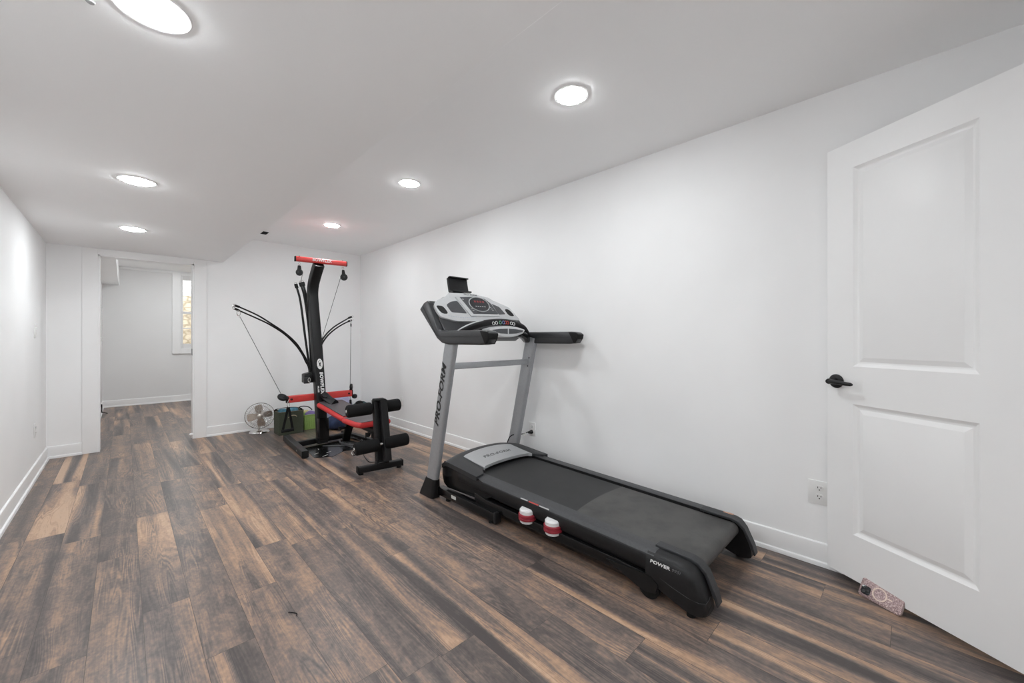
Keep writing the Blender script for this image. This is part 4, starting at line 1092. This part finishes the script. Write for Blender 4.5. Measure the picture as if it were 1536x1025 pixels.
def foam(a, c, m0, m1):
    a, c = V(a), V(c); ax = (c - a).normalized(); L = (c - a).length
    b = new(); rod(b, a - ax * -.01, c - ax * .01, .012, 14); sp = obj('roller_bar', b, M_CHROME, HG)
    for f0, f1 in ((0, m0), (m1, 1)):
        b = new(); l0, l1 = f0 * L, f1 * L
        lathe(b, [(.014, l0 + .004), (.040, l0), (.051, l0 + .006), (.055, l0 + .018), (.055, l1 - .018), (.051, l1 - .006), (.040, l1), (.014, l1 - .004)], a, ax, 30)
        obj('foam_roller', b, M_FOAM, HG, label='black foam leg roller')
    b = new(); lathe(b, [(0, -.006), (.012, -.006), (.016, -.002), (.016, .006), (0, .006)], a, ax, 16); obj('bar_end', b, M_CHROME, sp)
foam((1.352, 3.385, .523), (1.822, 3.335, .537), .45, .66)
foam((1.368, 3.262, .222), (1.832, 3.205, .240), .44, .53)
b = new(); p0 = V((1.362, 3.258, .205)); sweep(b, [p0 + V((.003 * cos(a), .018 * sin(a) * .3, .018 * sin(a)- .012)) + V((.014 * cos(a), 0, 0)) for a in [2 * pi * i / 18 for i in range(18)]], circ(.003, 6), closed=True); obj('leg_hook', b, M_CHROME, HG)
cable([(1.765, 4.048, .004), (1.70, 3.85, .004), (1.654, 3.703, .004), (1.622, 3.56, .004), (1.628, 3.505, .004), (1.657, 3.49, .004)], r=.003, m=M_BLK, smooth=6)

# hand grip hanging from the lower crossbar
hg = thing('workout_strap', (1.195, 4.49, .2), 'black strap handle hanging from the left end of the low red crossbar', 'strap')
b = new(); sweep(b, [(1.203, 4.495, .442), (1.212, 4.49, .40), (1.240, 4.49, .222)], [(-.011, -.0015), (.011, -.0015), (.011, .0015), (-.011, .0015)], up=(0, 1, 0)); sweep(b, [(1.201, 4.502, .442), (1.193, 4.500, .40), (1.158, 4.512, .215)], [(-.011, -.0015), (.011, -.0015), (.011, .0015), (-.011, .0015)], up=(0, 1, 0)); pieces('strap', b, M_FOAM, hg)
b = new(); a0, a1 = V((1.142, 4.512, .197)), V((1.254, 4.488, .207)); ax = (a1 - a0).normalized(); lathe(b, [(0, 0), (.015, 0), (.017, .004), (.0155, .012), (.0165, .055), (.0155, .102), (.017, .110), (.015, .114), (0, .114)], a0, ax, 20); obj('grip', b, M_FOAM, hg)

# things lying under and behind the gym
b = new()
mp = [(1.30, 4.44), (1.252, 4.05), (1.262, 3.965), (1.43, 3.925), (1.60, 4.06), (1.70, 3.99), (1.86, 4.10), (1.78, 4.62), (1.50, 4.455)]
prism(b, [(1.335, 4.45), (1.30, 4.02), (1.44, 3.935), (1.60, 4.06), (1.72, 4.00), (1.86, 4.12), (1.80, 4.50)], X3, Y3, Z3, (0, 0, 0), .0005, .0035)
fl = thing('floor_chart', (1.55, 4.25, 0), 'flat black sheet with pale marks on the floor under the home gym', 'sheet')
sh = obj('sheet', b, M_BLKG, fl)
b = new()
for (x, y, a, l) in ((1.40, 4.02, .5, .07), (1.47, 4.12, .5, .06), (1.43, 4.30, 1.4, .04), (1.36, 4.15, .4, .05)): box(b, (x, y, .0040), (l, .007, .0008), Matrix.Rotation(a, 3, 'Z'))
pieces('pale_mark', b, M_LABEL, sh)
b = new(); P = []
for i in range(150):
    a = i * 2 * pi / 30; r_ = 1 + .08 * sin(i * .37)
    P.append(V((1.775 + .105 * r_ * cos(a) + .01 * sin(i * .11), 4.27 + .20 * r_ * sin(a) + .02 * cos(i * .17), .010 + .0065 * (i // 30) + .004 * sin(i * .21))))
tube(b, P, .0042, 6)
tube(b, cr([(1.80, 4.1, .03), (1.70, 4.20, .012), (1.60, 4.30, .009), (1.50, 4.38, .009)], 6), .004, 6)
tag(obj('cable_coil', b, M_CABLE), 'coiled dark cable on the black sheet under the bench', 'cable')

# fan
fn = thing('desk_fan', (1.178, 5.59, 0), 'round chrome desk fan on the floor beside the olive bin', 'fan')
FC = V((1.172, 5.54, .213)); FA = V((-.20, -1, .03)).normalized(); FF = frame(FA)
b = new(); lathe(b, [(0, 0), (.092, 0), (.096, .006), (.090, .018), (.060, .034), (.022, .044), (0, .046)], (1.178, 5.59, 0), n=36, sx=1.15); obj('base', b, M_CHROME, fn)
b = new(); tube(b, [(1.178, 5.61, .04), (1.178, 5.635, .11), (1.178, 5.635, .19)], .014, 14); obj('neck', b, M_NICK, fn)
b = new(); lathe(b, [(0, -.13), (.03, -.125), (.05, -.10), (.056, -.05), (.05, -.035), (0, -.035)], FC, FA, 28); obj('motor_housing', b, M_NICK, fn)
b = new(); lathe(b, [(.012, -.04), (.026, -.02), (.026, .016), (.018, .026), (0, .028)], FC, FA, 24); hub = obj('hub', b, M_BLADE, fn)
for k in range(4):
    t = bmesh.new(); G = []
    for i in range(9):
        f = i / 8; r_ = .024 + .108 * f; wdt = .028 + .055 * sin(min(1, f * 1.15) * pi * .62) - .03 * max(0, f - .8)
        row = []
        for s in range(5):
            q = (s / 4 - .5) * 2 * wdt; ang_ = k * pi / 2 + .15 + q * .5 / max(r_, .05)
            row.append(t.verts.new(FC + FF @ V((r_ * cos(ang_), r_ * sin(ang_), q * .42))))
        G.append(row)
    for a, c in zip(G, G[1:]):
        for s in range(4): t.faces.new((a[s], a[s + 1], c[s + 1], c[s]))
    bmesh.ops.recalc_face_normals(t, faces=t.faces); bmesh.ops.solidify(t, geom=list(t.faces), thickness=.0015)
    obj('blade', t, M_BLADE, fn, ang=60, label='bronze fan blade')
def cage(front):
    b = new(); R = .153; sg = 1 if front else -1; n = 40
    for k in range(n):
        a = 2 * pi * k / n
        pts = [FC + FF @ V((r_ * cos(a + .25 * (1 - r_ / R)), r_ * sin(a + .25 * (1 - r_ / R)), sg * h)) for r_, h in ((.026, .056), (.07, .054), (.115, .044), (.142, .024), (R, .0))]
        tube(b, pts, .0011, 5)
    for r_, h, w in ((.072, .054, .0015), (.118, .045, .0015), (R, .0, .0042)): sweep(b, ringpath(FC + FA * sg * h, r_, FA, 48), circ(w, 6), closed=True)
    return b
obj('front_cage', cage(True), M_CHROME, fn)
obj('rear_cage', cage(False), M_CHROME, fn)
b = new(); lathe(b, [(0, 0), (.030, 0), (.028, .005), (.018, .009), (0, .010)], FC + FA * .055, FA, 24); obj('badge_cap', b, M_NICK, fn)

# olive fabric bin
def bin_open(name, x0, x1, y0, y1, h, taper, m, mi, r, wall=.006, rz=0.0):
    cx, cy = (x0 + x1) / 2, (y0 + y1) / 2; w, l = x1 - x0, y1 - y0
    t = bmesh.new(); R = Matrix.Rotation(rz, 3, 'Z'); rings = []
    for k, z, off in ((1 - taper, .002, 0), (1, h, 0), (1, h, -wall), (1 - taper, wall, -wall)):
        rings.append([t.verts.new(V((cx, cy, z)) + R @ V((a, c, 0))) for a, c in rrect(w * k + 2 * off, l * k + 2 * off, .014, 3)])
    for a, c in zip(rings, rings[1:]):
        for i in range(len(a)): t.faces.new((a[i], a[(i + 1) % len(a)], c[(i + 1) % len(a)], c[i]))
    t.faces.new(rings[0][::-1]); t.faces.new(rings[-1]); bmesh.ops.recalc_face_normals(t, faces=t.faces)
    o = obj(name, t, [m, mi], r)
    for p in o.data.polygons:
        if p.index >= 2 * len(rings[0]) if False else False: p.material_index = 1
    return o
ob = thing('storage_bin', (1.43, 5.33, 0), 'olive green fabric bin holding blue things beside the fan', 'bin')
bin_open('bin_body', 1.296, 1.568, 5.215, 5.455, .272, .01, M_GREENF, M_GREENI, ob)
b = new(); sweep(b, [V((*p, .274)) for p in [(1.432 + a, 5.335 + c) for a, c in rrect(.272, .240, .014, 3)]], circ(.0035, 6), closed=True); obj('rim_piping', b, M_GREENI, ob)
b = new(); tube(b, cr([(1.395, 5.208, .205), (1.41, 5.198, .222), (1.44, 5.196, .229), (1.47, 5.198, .222), (1.485, 5.208, .205)], 5), .0035, 8); obj('rope_handle', b, M_CORDH, ob, label='pale rope handle')
b = new()
pts = cr([(1.300, 5.40, .262), (1.300, 5.37, .292), (1.33, 5.30, .312), (1.43, 5.26, .318), (1.53, 5.26, .302), (1.566, 5.28, .266)], 6)
sweep(b, pts, [(-.012, -.002), (.012, -.002), (.012, .002), (-.012, .002)]); obj('carry_strap', b, M_FOAM, ob, label='black strap over the top')
def cushion(bm, c, s, R=None, p=2.6, n=22, wob=0.0):
    t = bmesh.new(); bmesh.ops.create_uvsphere(t, u_segments=n * 2, v_segments=n, radius=1.0)
    for v in t.verts:
        q = v.co; k = (abs(q.x) ** p + abs(q.y) ** p + abs(q.z) ** p) ** (-1 / p); q = q * k
        w = 1 + wob * (sin(q.x * 7 + q.y * 5) + sin(q.y * 9 + q.z * 6 + 1.3)) * .5
        v.co = V((q.x * s[0] * w, q.y * s[1] * w, q.z * s[2] * w))
    t.transform(Matrix.Translation(V(c)) @ (R.to_4x4() if R else Matrix.Identity(4))); join(bm, t)
b = new(); cushion(b, (1.375, 5.36, .160), (.055, .07, .130), None, 5, wob=.03); tag(obj('blue_pack', b, M_BLUEF), 'blue fabric bundle in the olive bin, left one', 'bundle', 'blue bundles in the olive bin')
b = new(); cushion(b, (1.490, 5.37, .160), (.052, .07, .134), None, 5, wob=.03); tag(obj('blue_pack', b, M_BLUEF), 'blue fabric bundle in the olive bin, right one', 'bundle', 'blue bundles in the olive bin')
# lime basket with ball
lb = thing('lime_basket', (1.70, 5.40, 0), 'lime green plastic basket behind the mast', 'basket')
o = bin_open('basket_body', 1.595, 1.835, 5.315, 5.50, .185, .10, M_LIME, M_LIME, lb, .004)
b = new()
for k in range(9):
    x = 1.615 + k * .025
    box(b, (x, 5.318, .09), (.006, .004, .13), None, .001, 1)
obj('basket_ribs', b, M_LIME, lb)
b = new(); sweep(b, [V((*p, .186)) for p in [(1.715 + a, 5.4075 + c) for a, c in rrect(.246, .190, .016, 3)]], rrect(.008, .010, .003, 2), closed=True); obj('basket_rim', b, M_LIME, lb)
b = new(); bmesh.ops.create_uvsphere(b, u_segments=32, v_segments=16, radius=.075); b.transform(Matrix.Translation((1.700, 5.40, .150))); tag(obj('exercise_ball', b, M_PURP), 'purple ball sitting in the lime basket', 'ball')
b = new(); tube(b, cr([(1.575, 5.52, .20), (1.59, 5.50, .262), (1.64, 5.47, .280), (1.70, 5.46, .262), (1.735, 5.45, .225)], 6), .006, 8); tag(obj('jump_rope', b, M_RUB), 'black cord looping over the lime basket', 'cord')
b = new(); cushion(b, (1.70, 5.57, .105), (.035, .03, .104), None, 5); tag(obj('yellow_pack', b, M_YEL), 'pale yellow soft pack behind the lime basket', 'pack')
# soft bags in the corner behind the bench
b = new(); cushion(b, (1.93, 5.13, .085), (.14, .12, .084), Matrix.Rotation(.2, 3, 'Z'), 2.6, wob=.06); tag(obj('navy_bag', b, M_NAVY), 'navy blue soft bag on the floor behind the bench', 'bag')
b = new(); cushion(b, (2.05, 5.42, .203), (.19, .10, .200), Matrix.Rotation(.2, 3, 'Y'), 2.2, wob=.03); tag(obj('lilac_cushion', b, M_LILAC), 'lilac rounded cushion standing behind the bench', 'cushion')
tb_ = thing('teal_bag', (2.36, 5.38, 0), 'dark teal bag in the corner beside the lilac cushion', 'bag')
b = new(); cushion(b, (2.365, 5.40, .13), (.122, .15, .13), None, 2.6, wob=.07); obj('bag_body', b, M_TEAL, tb_)
b = new(); cushion(b, (2.31, 5.34, .255), (.05, .05, .035), None, 2.2, wob=.05); obj('bag_top', b, M_RUB, tb_)

# room past the doorway: wall shelf ends and a black stand at its left wall
ws = thing('wire_shelf', (-.23, 8.8, 1.62), 'white wire shelf bracket high on the far room left wall', 'shelf')
b = new()
for z in (1.625, 1.36, 1.16):
    rod(b, (BX0 + .001, 8.72, z), (BX0 + .045, 8.72, z), .004, 8); rod(b, (BX0 + .012, 8.35, z), (BX0 + .012, 8.95, z), .004, 8)
    rod(b, (BX0 + .002, 8.72, z - .07), (BX0 + .03, 8.72, z - .005), .004, 8)
obj('shelf_wires', b, M_PLATE, ws)
b = new(); box2(b, (BX0, 8.70, 1.05), (BX0 + .010, 8.74, 1.66)); obj('wall_rail', b, M_PLATE, ws)
st = thing('floor_stand', (-.235, 8.62, 0), 'small black stand at the floor just past the left of the doorway', 'stand')
b = new(); tube(b, [(-.243, 8.62, .015), (-.243, 8.62, .15)], .008, 8); tube(b, [(-.243, 8.62, .06), (-.240, 8.75, .006)], .006, 8); tube(b, [(-.243, 8.62, .03), (-.18, 8.60, .007)], .006, 8); obj('stand_frame', b, M_BLK, st)
# scrap on the floor
b = new(); tube(b, cr([(.490, 1.83, .003), (.500, 1.812, .005), (.512, 1.797, .003), (.508, 1.782, .003)], 6), .0018, 6); tag(obj('thread_scrap', b, M_RUB), 'tiny dark scrap of thread on the open plank floor', 'scrap')
